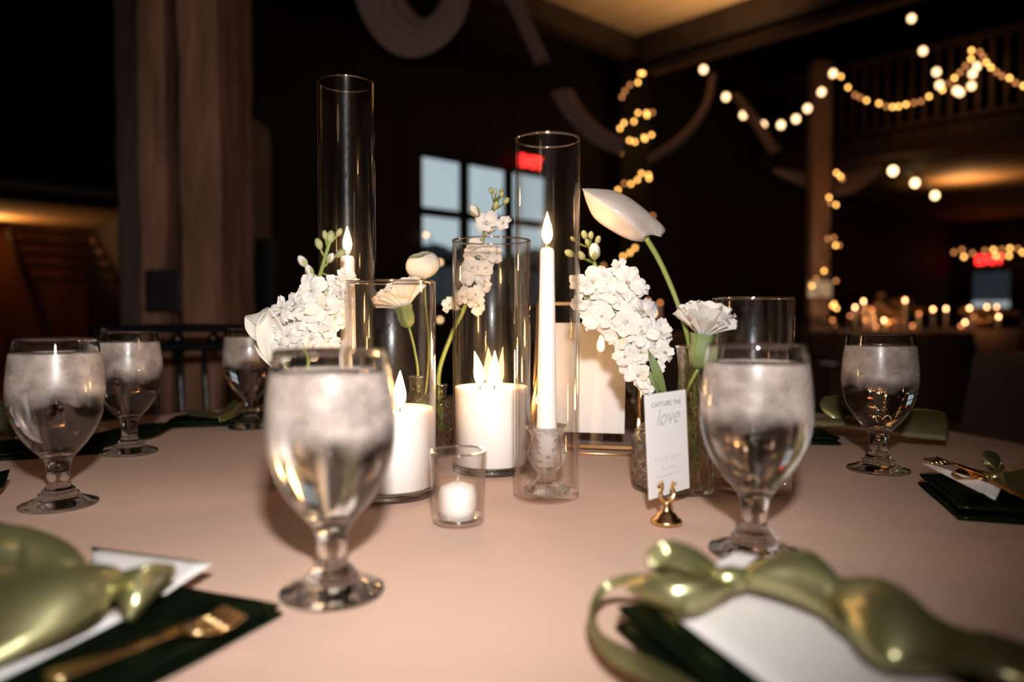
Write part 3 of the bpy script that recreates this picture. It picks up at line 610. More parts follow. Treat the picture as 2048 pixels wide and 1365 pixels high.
_wc = empty('white_candle_lamp', (bp_.x, 6.62, TZ), 0, 'pale bluish white lamp far behind the large stock spray', 'lamp'); link('stand', bm, M_black, _wc)
bm = bmesh.new(); ball(bm, (0, 0, .21), .022, 2, (1, 1, 2.4)); link('light_bulb', bm, emit('cool_lamp', (.8, .85, 1), 1.6), _wc)
# table card
Yc = 0.632
hb = G(1333, 1046); ch = empty('card_holder', hb, 0, 'small gold bell shaped card holder below the white sign card', 'card holder')
s_ = Yc / FPX
bm = bmesh.new(); lathe(bm, [(0, 0.0003), (0.0125, 0), (0.0135, 0.0012), (0.0128, 0.003), (0.009, 0.0055), (0.0082, 0.0075), (0.006, 0.0092), (0.0035, 0.012), (0.0042, 0.0165), (0.0028, 0.0205), (0, 0.0215)], 48); link('base', bm, M_gold, ch)
for sx, nm in ((-1, 'clip_arm'), (1, 'clip_arm')):
    bm = bmesh.new(); tube(bm, [(0, -.0012, .0185), (sx * .0042, -.0024, .0215), (sx * .0058, -.0024, .026), (sx * .0042, -.0024, .031), (sx * .0060, -.0024, .0355)], [.0026, .0026, .0016, .0014, .0024], 10, 6); link(nm, bm, M_gold, ch)
c00, c10, c11, c01 = P(1297, 1000, .626), P(1376, 978, .668), P(1373, 778, .673), P(1290, 792, .631)
cc = (c00 + c10 + c11 + c01) / 4; card = empty('sign_card', cc, 0, 'small upright white card reading CAPTURE THE love on the gold holder', 'card')
X = ((c10 - c00) + (c11 - c01)).normalized(); Zu = ((c01 - c00) + (c11 - c10)); Zu = (Zu - X * Zu.dot(X)).normalized(); Yn = Zu.cross(X)
card.matrix_world = Matrix.Translation(cc) @ Matrix((X, Yn, Zu)).transposed().to_4x4()
card.rotation_euler = Matrix((X, Yn, Zu)).transposed().to_euler()
cw = ((c10 - c00).length + (c11 - c01).length) / 2; chh = ((c01 - c00).length + (c11 - c10).length) / 2
bm = bmesh.new(); box(bm, (0, 0, 0), (cw, 0.0006, chh)); link('card_board', bm, M_white, card, smooth=False)
def text(s, size, x, z, parent, mat, y=-0.0006, shear=0.0, name='lettering', rotx=pi / 2, ext=0.0, off=0.0, spacing=1.0):
    c = bpy.data.curves.new(name, 'FONT'); c.body = s; c.size = size; c.align_x = 'CENTER'; c.align_y = 'CENTER'; c.shear = shear; c.extrude = ext; c.offset = off; c.space_character = spacing
    c.materials.append(mat); o = bpy.data.objects.new(name, c); COL.objects.link(o); bpy.context.view_layer.update()
    me = bpy.data.meshes.new_from_object(o.evaluated_get(bpy.context.evaluated_depsgraph_get())); bpy.data.objects.remove(o)
    me.materials.clear(); me.materials.append(mat); o = bpy.data.objects.new(name, me); COL.objects.link(o)
    o.parent = parent; o.location = (x, y, z); o.rotation_euler = (rotx, 0, 0); return o
sg = 1 if Yn.y > 0 else -1
text('CAPTURE THE', 0.0060, 0, chh / 2 - 0.010, card, M_ink, spacing=1.2); text('love', 0.021, 0, chh / 2 - 0.022, card, M_inkl, shear=0.45)
for k, (zz, ww) in enumerate(((-.012, .046), (-.0145, .022), (-.0215, .022), (-.028, .038))):
    bm = bmesh.new(); n = int(ww / .0016)
    for i in range(n):
        if (i * 7 + k) % 5: box(bm, (-ww / 2 + i * .0016, -0.0004, zz + 0.0002 * math.sin(i * 2.3)), (.0010, .0002, .0009))
    link('fine_print', bm, M_inkl, card, smooth=False)

# ================================================================== PLACE SETTINGS
def napkin(c, rz, w_, l_, label, h=0.012, layers=2, tilt=0.0):
    root = empty('folded_napkin', (c[0], c[1], TZ), rz, label, 'napkin', 'dark green napkins at the place settings')
    for k in range(layers):
        bm = bmesh.new(); rows = []; hh = h / layers; off = k * 0.003; nx, ny = 16, 22; top = []; 
        for j in range(ny + 1):
            y = -l_ / 2 + off * .6 + (l_ - off) * j / ny; rows.append([])
            for i in range(nx + 1):
                x = -w_ / 2 + off * .5 + (w_ - off) * i / nx
                e = min(1, min(i, nx - i) / 3.0); e = math.sin(min(1, e) * pi / 2); ee = math.sin(min(1, min(j, ny - j) / 3.0) * pi / 2)
                z = hh * k + 0.0006 + hh * (0.30 + 0.75 * e * ee) + 0.0012 * math.sin(x * 60 + k) * math.sin(y * 38 + 2 * k)
                rows[-1].append(Vector((x, y, z)))
        g = [[bm.verts.new(p) for p in r] for r in rows]; g2 = [[bm.verts.new((p.x * .985, p.y * .985, hh * k + 0.0004)) for p in r] for r in rows]
        for a in range(ny):
            for b in range(nx):
                bm.faces.new((g[a][b], g[a][b + 1], g[a + 1][b + 1], g[a + 1][b])); bm.faces.new((g2[a][b], g2[a + 1][b], g2[a + 1][b + 1], g2[a][b + 1]))
        for a in range(ny):
            bm.faces.new((g[a][0], g[a + 1][0], g2[a + 1][0], g2[a][0])); bm.faces.new((g[a][nx], g2[a][nx], g2[a + 1][nx], g[a + 1][nx]))
        for b in range(nx):
            bm.faces.new((g[0][b], g2[0][b], g2[0][b + 1], g[0][b + 1])); bm.faces.new((g[ny][b], g[ny][b + 1], g2[ny][b + 1], g2[ny][b]))
        link('fold_layer', bm, M_dkgreen, root)
    return root
def quadcard(pts, label, name='menu_card', lines=0, bend=0.0, th=0.0006, group='white cards at the place settings'):
    c = sum((Vector(p) for p in pts), Vector()) / 4; root = empty(name, c, 0, label, 'card', group)
    a, b, d, e = [Vector(p) - c for p in pts]; rows = []
    for j in range(9):
        t = j / 8; rows.append([a.lerp(b, i / 6).lerp(e.lerp(d, i / 6), t) + Vector((0, 0, bend * math.sin(pi * i / 6))) for i in range(7)])
    bm = bmesh.new(); sheet(bm, rows, th); link('card_board', bm, M_white, root)
    return root, (a, b, d, e)
def rib(strips, label, name='ribbon_bow', mat=None, curl=0.0, group='sage satin ribbons at the place settings', tube_knot=None, thick=0.0007):
    """strips: list of (partname, [(pxL,pyL,YL, pxR,pyR,YR), ...])"""
    p0 = Q(strips[0][1][0][:3]); root = empty(name, p0, 0, label, 'ribbon', group)
    for nm, pts, *cu in strips:
        bm = bmesh.new(); ribbon(bm, [Q(q[:3]) - p0 for q in pts], [Q(q[3:]) - p0 for q in pts], n=8, across=8, thick=thick, curl=cu[0] if cu else curl); link(nm, bm, mat or M_sage, root)
    if tube_knot:
        kx, ky, kY, r = tube_knot; bm = bmesh.new(); ball(bm, Q((kx, ky, kY)) - p0, r, 3, (1.3, 0.8, 0.8))
        link('knot', bm, mat or M_sage, root)
    return root
def cutlery(a, b, label, kind='fork', up=(0, 0, 1), group='gold cutlery on the napkins'):
    a = Vector(a); b = Vector(b); d = (b - a); L_ = d.length; d.normalize(); root = empty(kind, a, 0, label, 'cutlery', group)
    s = d.cross(Vector(up)).normalized(); n = s.cross(d).normalized(); 
    def st(rows_, nm):
        bm = bmesh.new(); rows = []
        for t, wd, z, x0 in rows_: rows.append([d * L_ * t + s * (x0 + wd * q) + n * (z + (0.0010 if abs(q) > .9 else 0.0)) for q in (-1, -.5, 0, .5, 1)])
        sheet(bm, rows, 0.0014); link(nm, bm, M_gold, root)
    st([(0, .0022, 0, 0), (.02, .0050, .001, 0), (.08, .0056, .0015, 0), (.3, .0036, .002, 0), (.55, .0024, .003, 0), (.66, .0022, .003, 0)], 'handle')
    if kind == 'dinner_fork':
        st([(.66, .0022, .003, 0), (.72, .0075, .002, 0), (.78, .0105, .001, 0), (.82, .0110, .0008, 0)], 'neck')
        for k in range(4): st([(.82, .0016, .0008, -.0093 + .0062 * k), (.92, .0014, .0012, -.0093 + .0062 * k), (1, .0006, .003, -.0088 + .0058 * k)], 'tine')
    elif kind == 'dinner_knife': st([(.62, .0022, .003, 0), (.66, .0060, .003, 0), (.85, .0085, .003, 0), (.96, .0060, .003, 0), (1, .0006, .003, 0)], 'blade')
    else: st([(.66, .0022, .003, 0), (.72, .008, .001, 0), (.82, .0165, -.001, 0), (.92, .0150, .0, 0), (.98, .007, .002, 0), (1, .001, .003, 0)], 'bowl')
    return root
# front right setting
cR = (0.151, 0.325)
napkin(cR, math.radians(18), 0.125, 0.22, 'dark green folded napkin under the large menu card at bottom right', h=0.020)
z1 = TZ + 0.0225
def onz(px, py, z): return G(px, py, z)
quadcard([onz(1345, 1232, z1), onz(1520, 1148, z1), onz(2010, 1420, z1), onz(1600, 1420, z1)], 'large white menu card lying across the bottom right napkin')
quadcard([onz(1395, 1148, z1 + .008), onz(1478, 1102, z1 + .010), onz(1520, 1112, z1 + .010), onz(1452, 1160, z1 + .008)], 'small white place card sticking out above the bottom right ribbon knot', name='place_card')
rib([('band', [(1476, 1142, .036, 1484, 1176, .030), (1530, 1116, .046, 1540, 1190, .030), (1590, 1098, .052, 1600, 1212, .029), (1638, 1112, .050, 1650, 1238, .028), (1662, 1160, .040, 1685, 1268, .028), (1672, 1205, .034, 1710, 1290, .027)], .008),
     ('tail', [(1640, 1170, .030, 1660, 1235, .027), (1700, 1156, .040, 1690, 1268, .028), (1760, 1156, .048, 1725, 1310, .030), (1812, 1180, .048, 1775, 1338, .030), (1862, 1228, .040, 1830, 1345, .029), (1930, 1262, .030, 1900, 1346, .028), (2000, 1285, .026, 1990, 1358, .026), (2090, 1320, .024, 2080, 1390, .024)], .010),
     ('loop', [(1440, 1140, .038, 1425, 1160, .034), (1400, 1105, .050, 1390, 1150, .040), (1350, 1084, .058, 1345, 1140, .044), (1308, 1090, .058, 1300, 1135, .046), (1302, 1118, .050, 1318, 1150, .040), (1350, 1140, .040, 1370, 1168, .034), (1425, 1158, .034, 1432, 1178, .030)], .004),
     ('lower_loop', [(1445, 1155, .036, 1435, 1180, .031), (1400, 1160, .042, 1410, 1215, .031), (1350, 1158, .042, 1370, 1228, .031), (1300, 1152, .040, 1335, 1222, .031), (1275, 1160, .034, 1300, 1205, .029)], .010),
     ('long_tail', [(1330, 1150, .034, 1335, 1172, .028), (1260, 1148, .030, 1262, 1168, .024), (1205, 1168, .022, 1216, 1184, .018), (1178, 1215, .016, 1192, 1222, .012), (1182, 1270, .014, 1198, 1262, .008), (1225, 1325, .014, 1228, 1285, .006), (1310, 1372, .014, 1300, 1318, .005), (1400, 1420, .014, 1390, 1365, .005), (1500, 1480, .014, 1480, 1420, .005)], .0)],
    'sage satin ribbon bow with long tails on the bottom right setting', tube_knot=(1462, 1158, .036, .0085))
cutlery(onz(2200, 1500, z1 - .004), onz(1985, 1290, TZ + .003), 'gold spoon under the ribbon tail at the bottom right corner', 'dinner_spoon')
# front left setting
nl = napkin((-0.243, 0.367), math.radians(-24), 0.150, 0.20, 'dark green napkin with pointed corner at bottom left', h=0.010)
z2 = TZ + 0.0125
quadcard([onz(-60, 1390, z2), onz(-20, 1310, z2), onz(175, 1200, z2 + .004), onz(262, 1232, z2)], 'white menu card strip under the ribbon at bottom left')
quadcard([onz(195, 1205, z2 + .002), onz(183, 1095, z2 + .004), onz(428, 1128, z2 + .004), onz(330, 1190, z2 + .002)], 'white place card with sharp corner beside the bottom left ribbon', name='place_card')
rib([('loop', [(-70, 1020, .058, -60, 1150, .026), (0, 1044, .056, 0, 1160, .026), (60, 1055, .052, 50, 1172, .026), (120, 1076, .046, 95, 1178, .026), (160, 1105, .040, 135, 1178, .026), (184, 1142, .032, 180, 1172, .026)], .010),
     ('tail', [(-60, 1150, .032, -60, 1350, .018), (0, 1150, .036, -10, 1332, .019), (70, 1140, .042, 60, 1305, .020), (140, 1130, .044, 140, 1272, .021), (200, 1130, .038, 200, 1235, .022), (226, 1165, .028, 222, 1195, .024)], .012),
     ('side_loop', [(222, 1150, .028, 222, 1185, .022), (265, 1137, .040, 234, 1210, .021), (305, 1127, .043, 244, 1228, .019), (348, 1130, .038, 253, 1243, .017)], .0015),
     ('side_loop_under', [(348, 1131, .037, 253, 1244, .016), (352, 1150, .026, 266, 1246, .013), (318, 1182, .018, 262, 1232, .013), (240, 1190, .018, 240, 1205, .014)], .0)],
    'wide sage satin bow over the bottom left setting', tube_knot=(222, 1172, .026, .010))
cutlery(onz(90, 1365, z2 + .001), onz(470, 1235, z2 + .001), 'gold fork lying on the dark napkin at bottom left', 'dinner_fork')
# right setting
nr = napkin((0.497, 0.667), math.radians(74), 0.135, 0.20, 'dark green satin napkin under a place card at the right edge', h=0.017)
zr = TZ + 0.022
quadcard([onz(1843, 928, zr + .002), onz(1990, 1000, zr - .004), onz(2003, 974, zr + .004), onz(1860, 930, zr + .006)], 'narrow white name card resting on the right edge napkin', name='place_card')
cutlery(onz(1985, 957, zr + .003), onz(1862, 922, zr + .008), 'gold fork above the name card at the right edge', 'dinner_fork')
cutlery(onz(2080, 1010, zr + .003), onz(1925, 945, zr + .004), 'gold spoon beside the name card at the right edge', 'dinner_spoon')
rib([('upright_loop', [(1988, 948, .70, 1992, 955, .69), (1968, 928, .70, 1990, 945, .69), (1962, 908, .705, 1998, 930, .70), (1975, 902, .72, 2000, 920, .715), (1996, 925, .72, 2004, 945, .71), (1992, 948, .70, 1996, 958, .69)], .003),
     ('side_loop', [(1990, 942, .70, 1992, 962, .68), (2020, 938, .70, 2012, 985, .65), (2060, 925, .70, 2055, 1000, .64), (2100, 930, .69, 2100, 990, .64)], .006),
     ('tail', [(2000, 960, .68, 1985, 965, .68), (2020, 985, .66, 1996, 1000, .655), (2050, 1030, .64, 2010, 1035, .645), (2090, 1070, .62, 2040, 1050, .63)], .004)],
    'sage ribbon bow with a small upright loop at the right edge', tube_knot=(1998, 955, .685, .008))
# right rear setting (behind lone goblet)
napkin((0.36, 1.055), math.radians(80), 0.09, 0.19, 'dark green napkin behind the lone far right goblet', h=0.012)
zq = TZ + .013
quadcard([onz(1630, 850, zq), onz(1640, 840, zq + .004), onz(1765, 852, zq + .003), onz(1740, 862, zq)], 'white name card edge behind the lone right goblet', name='place_card')
rib([('left_loop', [(1705, 832, .99, 1695, 850, .985), (1665, 838, .99, 1680, 850, .985), (1640, 815, 1.0, 1690, 838, .985), (1648, 795, 1.01, 1690, 818, 1.0), (1680, 790, 1.02, 1705, 810, 1.0)], .003),
     ('right_tail', [(1760, 845, .99, 1770, 862, .97), (1800, 822, 1.0, 1800, 872, .965), (1850, 818, 1.0, 1845, 878, .958), (1888, 825, .995, 1896, 882, .95)], .008),
     ('band', [(1600, 838, .985, 1600, 850, .975), (1680, 838, .985, 1690, 852, .97), (1760, 845, .98, 1765, 858, .965)], .004)],
    'sage ribbon with a broad tail behind the lone right goblet')
# left setting
napkin((-0.665, 0.93), math.radians(-62), 0.12, 0.26, 'dark green napkin behind the two left goblets', h=0.010)
rib([('tail', [(60, 895, .014, 60, 903, .006), (160, 876, .016, 165, 898, .005), (240, 856, .016, 250, 884, .004), (300, 849, .015, 310, 872, .004), (342, 850, .010, 338, 858, .005)], .008)],
    'dark green satin ribbon tail behind the left goblets', mat=M_dkgreen)
rib([('loop', [(-40, 790, 1.0, -40, 850, .93), (0, 800, 1.0, 0, 862, .92), (30, 830, .98, 25, 875, .9), (45, 860, .95, 40, 880, .9)], .01)],
    'sage satin ribbon loop at the left edge behind the big goblet')
quadcard([onz(-30, 990, TZ + .02), onz(0, 945, TZ + .02), onz(20, 940, TZ + .022), onz(6, 975, TZ + .01)], 'dark green napkin corner at the very left edge', name='napkin_corner')
bpy.data.objects['napkin_corner']['category'] = 'napkin'; kids(bpy.data.objects['napkin_corner'])[0].data.materials[0] = M_dkgreen
# far left setting
napkin((-0.47, 1.21), math.radians(15), 0.17, 0.10, 'dark green napkin beside the farthest goblet at left', h=0.010)
rib([('loop', [(425, 838, .018, 440, 846, .012), (450, 815, .026, 470, 836, .012), (475, 798, .034, 490, 826, .012), (515, 800, .032, 520, 828, .010)], .006),
     ('band', [(370, 822, 1.25, 378, 832, 1.2), (410, 820, 1.22, 420, 836, 1.17), (455, 832, 1.16, 450, 842, 1.13)], .004)],
    'sage satin ribbon fold beside the farthest goblet')

# ================================================================== CHAIRS
def make_chair():
    root = empty('spindle_chair')
    for sx in (-1, 1):
        bm = bmesh.new(); tube(bm, [(sx * .19, -.2, 0), (sx * .195, -.2, .45), (sx * .19, -.24, .80), (sx * .185, -.26, .89)], [.016, .015, .013], 10, 6)
        for z in (.5, .6, .7, .8): ball(bm, (sx * .192, -.2 - .04 * (z - .45) / .35, z), .018, 1, (1, 1, .5))
        link('rear_post', bm, M_black, root)
        bm = bmesh.new(); tube(bm, [(sx * .2, .2, 0), (sx * .2, .19, .44)], [.012, .018], 10, 4); link('front_leg', bm, M_black, root)
        bm = bmesh.new(); tube(bm, [(sx * .2, .2, .18), (sx * .192, -.2, .18)], .010, 8, 2); link('stretcher', bm, M_black, root)
    for z, nm in ((.885, 'top_rail'), (.835, 'upper_rail'), (.52, 'lower_rail')):
        bm = bmesh.new(); y = -.205 - .055 * (z - .45) / .44; tube(bm, [(-.2, y, z), (0, y - .01, z + .004), (.2, y, z)], .012, 10, 6); link(nm, bm, M_black, root)
    for k in range(5):
        x = -.125 + .0625 * k; bm = bmesh.new(); tube(bm, [(x, -.21, .52), (x, -.252, .835)], .0075, 8, 4)
        for z in (.58, .65, .72, .79): ball(bm, (x, -.215 - .035 * (z - .52) / .3, z), .011, 1, (1, 1, .5))
        link('spindle', bm, M_black, root)
    for k in range(3):
        x = -.09 + .09 * k; bm = bmesh.new(); ball(bm, (x, -.258, .86), .017, 2, (1, .8, 1)); link('finial', bm, M_black, root)
    bm = bmesh.new(); box(bm, (0, 0, .455), (.41, .41, .03), bevel=.01); link('seat', bm, M_black, root)
    return root
chr0 = make_chair(); first = True
def chair(x, y, face, label, group='black chairs round the tables'):
    global first
    o = chr0 if first else copy_tree(chr0); first = False
    dx, dy = face[0] - x, face[1] - y; o.location = (x, y, 0); o.rotation_euler = (0, 0, math.atan2(-dx, dy)); tag(o, label, 'chair', group)
def around(deg, r): a = math.radians(deg); return TC[0] + r * math.cos(a), TC[1] + r * math.sin(a)
for dg, lab in ((128, 'black spindle back chair visible beyond the left side of the table'), (157, 'black spindle chair at the left edge behind the goblets')):
    x, y = around(dg, 1.12); chair(x, y, TC, lab)

# ================================================================== ROOM
def st(name, bm, mat, smooth=False, parent=None): return tag(link(name, bm, mat, parent, smooth=smooth), kind='structure')
ROT = Matrix.Rotation(TH, 4, 'Z')
def rbox(name, u0, u1, v0, v1, z0, z1, mat, struct=True, parent=None):
    bm = bmesh.new(); box(bm, (0, 0, 0), (u1 - u0, v1 - v0, z1 - z0))
    o = link(name, bm, mat, parent, smooth=False); c = R((u0 + u1) / 2, (v0 + v1) / 2, (z0 + z1) / 2); o.location = c; o.rotation_euler.z = TH
    if struct: o['kind'] = 'structure'
    return o
U0, U1, V0, V1, HZ = -8.0, 19.0, -12.0, 13.4, 6.5
rbox('floor', U0, U1, V0, V1, -0.1, 0.0, M_floor)
# window wall at v=5.45 with openings: window u 3.99..5.6, z 0.95..2.42 ; door glass u 21.5..22.3
WV = 5.45; wu0, wu1, wz0, wz1 = 3.99, 5.72, 0.98, 2.40
rbox('wall_window', 2.0, wu0, WV, WV + .15, 0, HZ, M_wall)
rbox('wall_window_below', wu0, wu1, WV, WV + .15, 0, wz0, M_wall)
rbox('wall_window_above', wu0, wu1, WV, WV + .15, wz1, HZ, M_wall)
dv0, dv1, dz0, dz1 = 4.36, 5.10, 1.06, 1.86
rbox('wall_window_right', wu1, U1, WV, WV + .15, 0, HZ, M_wall)
rbox('wall_far', U1, U1 + .15, V0, dv0, 0, HZ, M_wall)
rbox('wall_far_corner', U1, U1 + .15, dv1, WV + .15, 0, HZ, M_wall)
rbox('wall_far_below', U1, U1 + .15, dv0, dv1, 0, dz0, M_wall)
rbox('wall_far_above', U1, U1 + .15, dv0, dv1, dz1, HZ, M_wall)
rbox('wall_left', U0 - .15, U0, V0, V1, 0, HZ, M_wall)
rbox('wall_behind', U0, U1, V0 - .15, V0, 0, HZ, M_wall)
rbox('wall_annex_back', U0, 3.2, V1, V1 + .15, 0, HZ, pbr('annex_wall', (0.22, 0.10, 0.05), .8, noise=.5, nscale=1.5, stretch=(4, 4, .5)))
rbox('wall_annex_side', 3.2, 3.35, WV + .15, V1, 0, HZ, M_wall)
rbox('ceiling', U0, U1, V0, V1, HZ, HZ + .1, M_wall)
# lit board ceiling above the near tables, edge at u=5.9, v=4.5
rbox('ceiling_boards', -4.0, 5.88, -6.0, 4.5, 3.62, 3.70, M_ceil)
M_beam = pbr('black_beam', (.035, .02, .013), .8, noise=.4)
rbox('trim_1', -4.0, 6.02, 4.5, 4.66, 3.42, 3.78, M_beam)
rbox('trim_2', 5.88, 6.04, -6.0, 4.66, 3.42, 3.78, M_beam)
rbox('trim_3', 6.35, 6.47, -5.0, 4.7, 3.42, 3.50, pbr('tan_board', (0.30, 0.19, 0.11), .8))
# annex low ceiling, header beam, post
rbox('ceiling_annex', -6.0, 3.2, 9.7, V1, 2.30, 2.38, pbr('annex_ceiling', (0.5, 0.30, 0.14), .8, noise=.2))
rbox('wall_annex_header', U0, 3.2, 9.85, 10.05, 2.20, HZ, M_wall)
rbox('wall_annex_post', 1.0, 1.3, 10.2, 10.5, 0, 2.3, M_woodd)
spot('annex_uplight', P(-30, 475, 10.6), P(-30, 475, 10.6) + Vector((.6, .1, .5)), 60, 150, 1.0, (1.0, 0.50, 0.17), 0.06)
# stairs in the annex
stt = empty('staircase', R(2.4, 10.6, 0), TH, 'dim timber stair treads behind the left post', 'staircase')
for k in range(5):
    bm = bmesh.new(); box(bm, (0, .28 * k, 1.35 + .17 * k), (1.0, .24, .045)); link('tread', bm, M_wood, stt, smooth=False)
for s in (-1, 1):
    bm = bmesh.new(); tube(bm, [(s * .5, -2.0, .08), (s * .5, 1.15, 2.0)], .05, 4, 1, smooth=False); link('stringer', bm, M_wood, stt)
# window
wn = empty('window_1', R((wu0 + wu1) / 2, WV + .06, 0), TH); wn['kind'] = 'structure'
W_ = wu1 - wu0; M_fr = pbr('dark_window_frame', (0.012, 0.018, 0.02), .5)
def wbar(x0, x1, z0, z1, nm):
    bm = bmesh.new(); box(bm, ((x0 + x1) / 2, 0, (z0 + z1) / 2), (x1 - x0, .07, z1 - z0)); link(nm, bm, M_fr, wn, smooth=False)
wbar(-W_ / 2, -W_ / 2 + .04, wz0, wz1, 'window_frame'); wbar(W_ / 2 - .04, W_ / 2, wz0, wz1, 'window_frame'); wbar(-W_ / 2, W_ / 2, wz1 - .04, wz1, 'window_frame'); wbar(-W_ / 2, W_ / 2, wz0, wz0 + .04, 'window_frame')
for x in (-.31, .27): wbar(x - .035, x + .035, wz0, wz1, 'mullion')
for z in (1.86, 1.40): wbar(-W_ / 2, W_ / 2, z - .035, z + .035, 'glazing_bar')
bm = bmesh.new(); box(bm, (0, .045, (wz0 + wz1) / 2), (W_ - .02, .006, wz1 - wz0 - .02)); link('window_pane', bm, thin_glass('window_glass', f0=.05, power=4), wn, smooth=False)
dw = empty('door_1', R(U1 + .06, (dv0 + dv1) / 2, 0), TH); dw['kind'] = 'structure'
bm = bmesh.new(); box(bm, (0, 0, 1.53), (.006, dv1 - dv0, .66)); link('door_glass', bm, thin_glass('door_glass', tint=(.20, .20, .21), f0=.05), dw, smooth=False)
bm = bmesh.new(); box(bm, (0, 0, 1.13), (.006, dv1 - dv0, .14)); link('door_glass', bm, thin_glass('door_glass_clear', tint=(.85, .82, .80), f0=.05), dw, smooth=False)
# outside: ground and tree line
bm = bmesh.new(); box(bm, (0, 0, 0), (60, 30, .1)); o = link('ground_outside', bm, pbr('pale_ground', (.55, .58, .6), .9, noise=.1), smooth=False, loc=R(14, WV + .2 + 15.6, -.08)); o.rotation_euler.z = TH; o['kind'] = 'structure'
bm = bmesh.new(); box(bm, (0, 0, 0), (14, .3, 2.0)); o = link('wall_outbuilding', bm, pbr('pale_siding', (.62, .66, .68), .9, noise=.1), smooth=False, loc=(-1.5, 17, 1.0)); o['kind'] = 'structure'
M_tree = pbr('dark_foliage', (.02, .03, .03), .9)
for k in range(2):
    rs2 = random.Random(k + 5); p = (Vector((-2.6, 21, 0)), Vector((.4, 24, 0)))[k]
    tr = empty('tree', p, 0, ('dark leafy tree outside the window, left of the two', 'dark leafy tree outside the window, right of the two')[k], 'tree', 'trees outside the window')
    bm = bmesh.new(); tube(bm, [(0, 0, 0), (.1, 0, 2.2)], [.18, .1], 8, 3); link('trunk', bm, M_tree, tr)
    bm = bmesh.new()
    for q in range(14): ball(bm, (rs2.uniform(-1.3, 1.3), rs2.uniform(-1, 1), rs2.uniform(1.3, 2.5)), rs2.uniform(.4, .75), 2)
    for v in bm.verts: v.co += Vector([rs2.uniform(-.09, .09) for _ in range(3)])
    link('crown', bm, M_tree, tr)

# big rough timber post, left
lp = G(365, 800, 0); lp = P(362, 627, 2.6)
post = empty('timber_post', (lp.x, lp.y, 0), 0, 'big rough timber post cluster rising behind the left side of the table', 'post')
def postpart(px0, px1, Y, dep, nm, mat, jit=.006):
    bm = bmesh.new(); x0 = (px0 - 1024) / FPX * Y; x1 = (px1 - 1024) / FPX * Y; w2 = x1 - x0; cx = (x0 + x1) / 2 - lp.x; rs3 = random.Random(int(px0))
    rows = []
    outline = [(-.5, -.5), (-.25, -.5), (0, -.5), (.25, -.5), (.5, -.5), (.5, .5), (-.5, .5)]
    for k in range(25):
        z = 3.6 * k / 24; rows.append([Vector((cx + a * w2 + rs3.uniform(-jit, jit), Y - lp.y + dep * (b + .5) + rs3.uniform(-jit, jit), z)) for a, b in outline])
    g = [[bm.verts.new(p) for p in r] for r in rows]; n = len(outline)
    for a in range(24):
        for i in range(n): bm.faces.new((g[a][i], g[a][(i + 1) % n], g[a + 1][(i + 1) % n], g[a + 1][i]))
    link(nm, bm, mat, post, smooth=False)
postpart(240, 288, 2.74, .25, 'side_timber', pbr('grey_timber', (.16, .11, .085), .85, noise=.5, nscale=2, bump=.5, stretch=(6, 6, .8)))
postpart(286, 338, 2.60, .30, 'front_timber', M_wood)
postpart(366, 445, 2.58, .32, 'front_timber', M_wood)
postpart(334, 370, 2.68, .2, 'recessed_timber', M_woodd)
bm = bmesh.new(); a = P(292, 625, 2.57); b = P(362, 540, 2.57); box(bm, ((a + b) / 2 - Vector((lp.x, lp.y, 0))), (b.x - a.x, .02, b.z - a.z), bevel=.004); link('notch_stand_in', bm, pbr('notch_dark', (.02, .02, .022), .5), post, smooth=False)  # added dark slab on the face in place of a square notch
# panel and dark cabinet
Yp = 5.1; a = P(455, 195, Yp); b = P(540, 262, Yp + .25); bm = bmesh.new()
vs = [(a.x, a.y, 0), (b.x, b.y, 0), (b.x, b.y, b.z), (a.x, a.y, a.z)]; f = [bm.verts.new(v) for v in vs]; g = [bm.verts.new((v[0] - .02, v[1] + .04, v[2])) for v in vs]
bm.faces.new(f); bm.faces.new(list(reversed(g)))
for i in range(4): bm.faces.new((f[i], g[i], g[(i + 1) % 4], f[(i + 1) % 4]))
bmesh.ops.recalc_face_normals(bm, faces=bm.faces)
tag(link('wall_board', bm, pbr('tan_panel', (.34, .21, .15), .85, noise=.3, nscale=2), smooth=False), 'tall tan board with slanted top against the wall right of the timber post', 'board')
a = P(468, 478, 4.9); b = P(545, 478, 4.9); bm = bmesh.new(); box(bm, ((a.x + b.x) / 2, 4.95, a.z / 2), (b.x - a.x, .2, a.z), bevel=.01)
cb = tag(link('cabinet', bm, pbr('black_cabinet', (.008, .009, .010), .5), smooth=False), 'dark cabinet standing before the tan board', 'cabinet')
bm = bmesh.new(); box(bm, ((a.x + b.x) / 2, 4.845, a.z * .5), (b.x - a.x - .04, .012, a.z - .1), bevel=.003); link('door', bm, pbr('black_door', (.012, .013, .015), .4), cb, smooth=False)

# right slim post
Yq = 8.5; x0 = (1622 - 1024) / FPX * Yq; x1 = (1658 - 1024) / FPX * Yq
bm = bmesh.new(); box(bm, ((x0 + x1) / 2, Yq + .1, 1.9), (x1 - x0, .2, 3.8), bevel=.01)
o = link('timber_column', bm, pbr('tan_timber', (.62, .36, .25), .8, noise=.25, nscale=2, stretch=(4, 4, .6))); tag(o, 'slim tan timber column at right wrapped with fairy lights', 'column')
bm = bmesh.new(); x0 = (1240 - 1024) / FPX * 8.2; x1 = (1302 - 1024) / FPX * 8.2; box(bm, ((x0 + x1) / 2, 8.4, 1.9), (x1 - x0, .3, 3.8), bevel=.01)
tag(link('timber_column', bm, pbr('black_timber', (.015, .012, .010), .8)), 'dark column behind the anthurium wrapped with a spiral of fairy lights', 'column')
a = P(1620, 595, 8.3); b = P(1668, 562, 8.3); sg_ = empty('notice_sign', ((a.x + b.x) / 2, 8.36, (a.z + b.z) / 2), 0, 'pale rectangular sign low on the slim right column', 'sign')
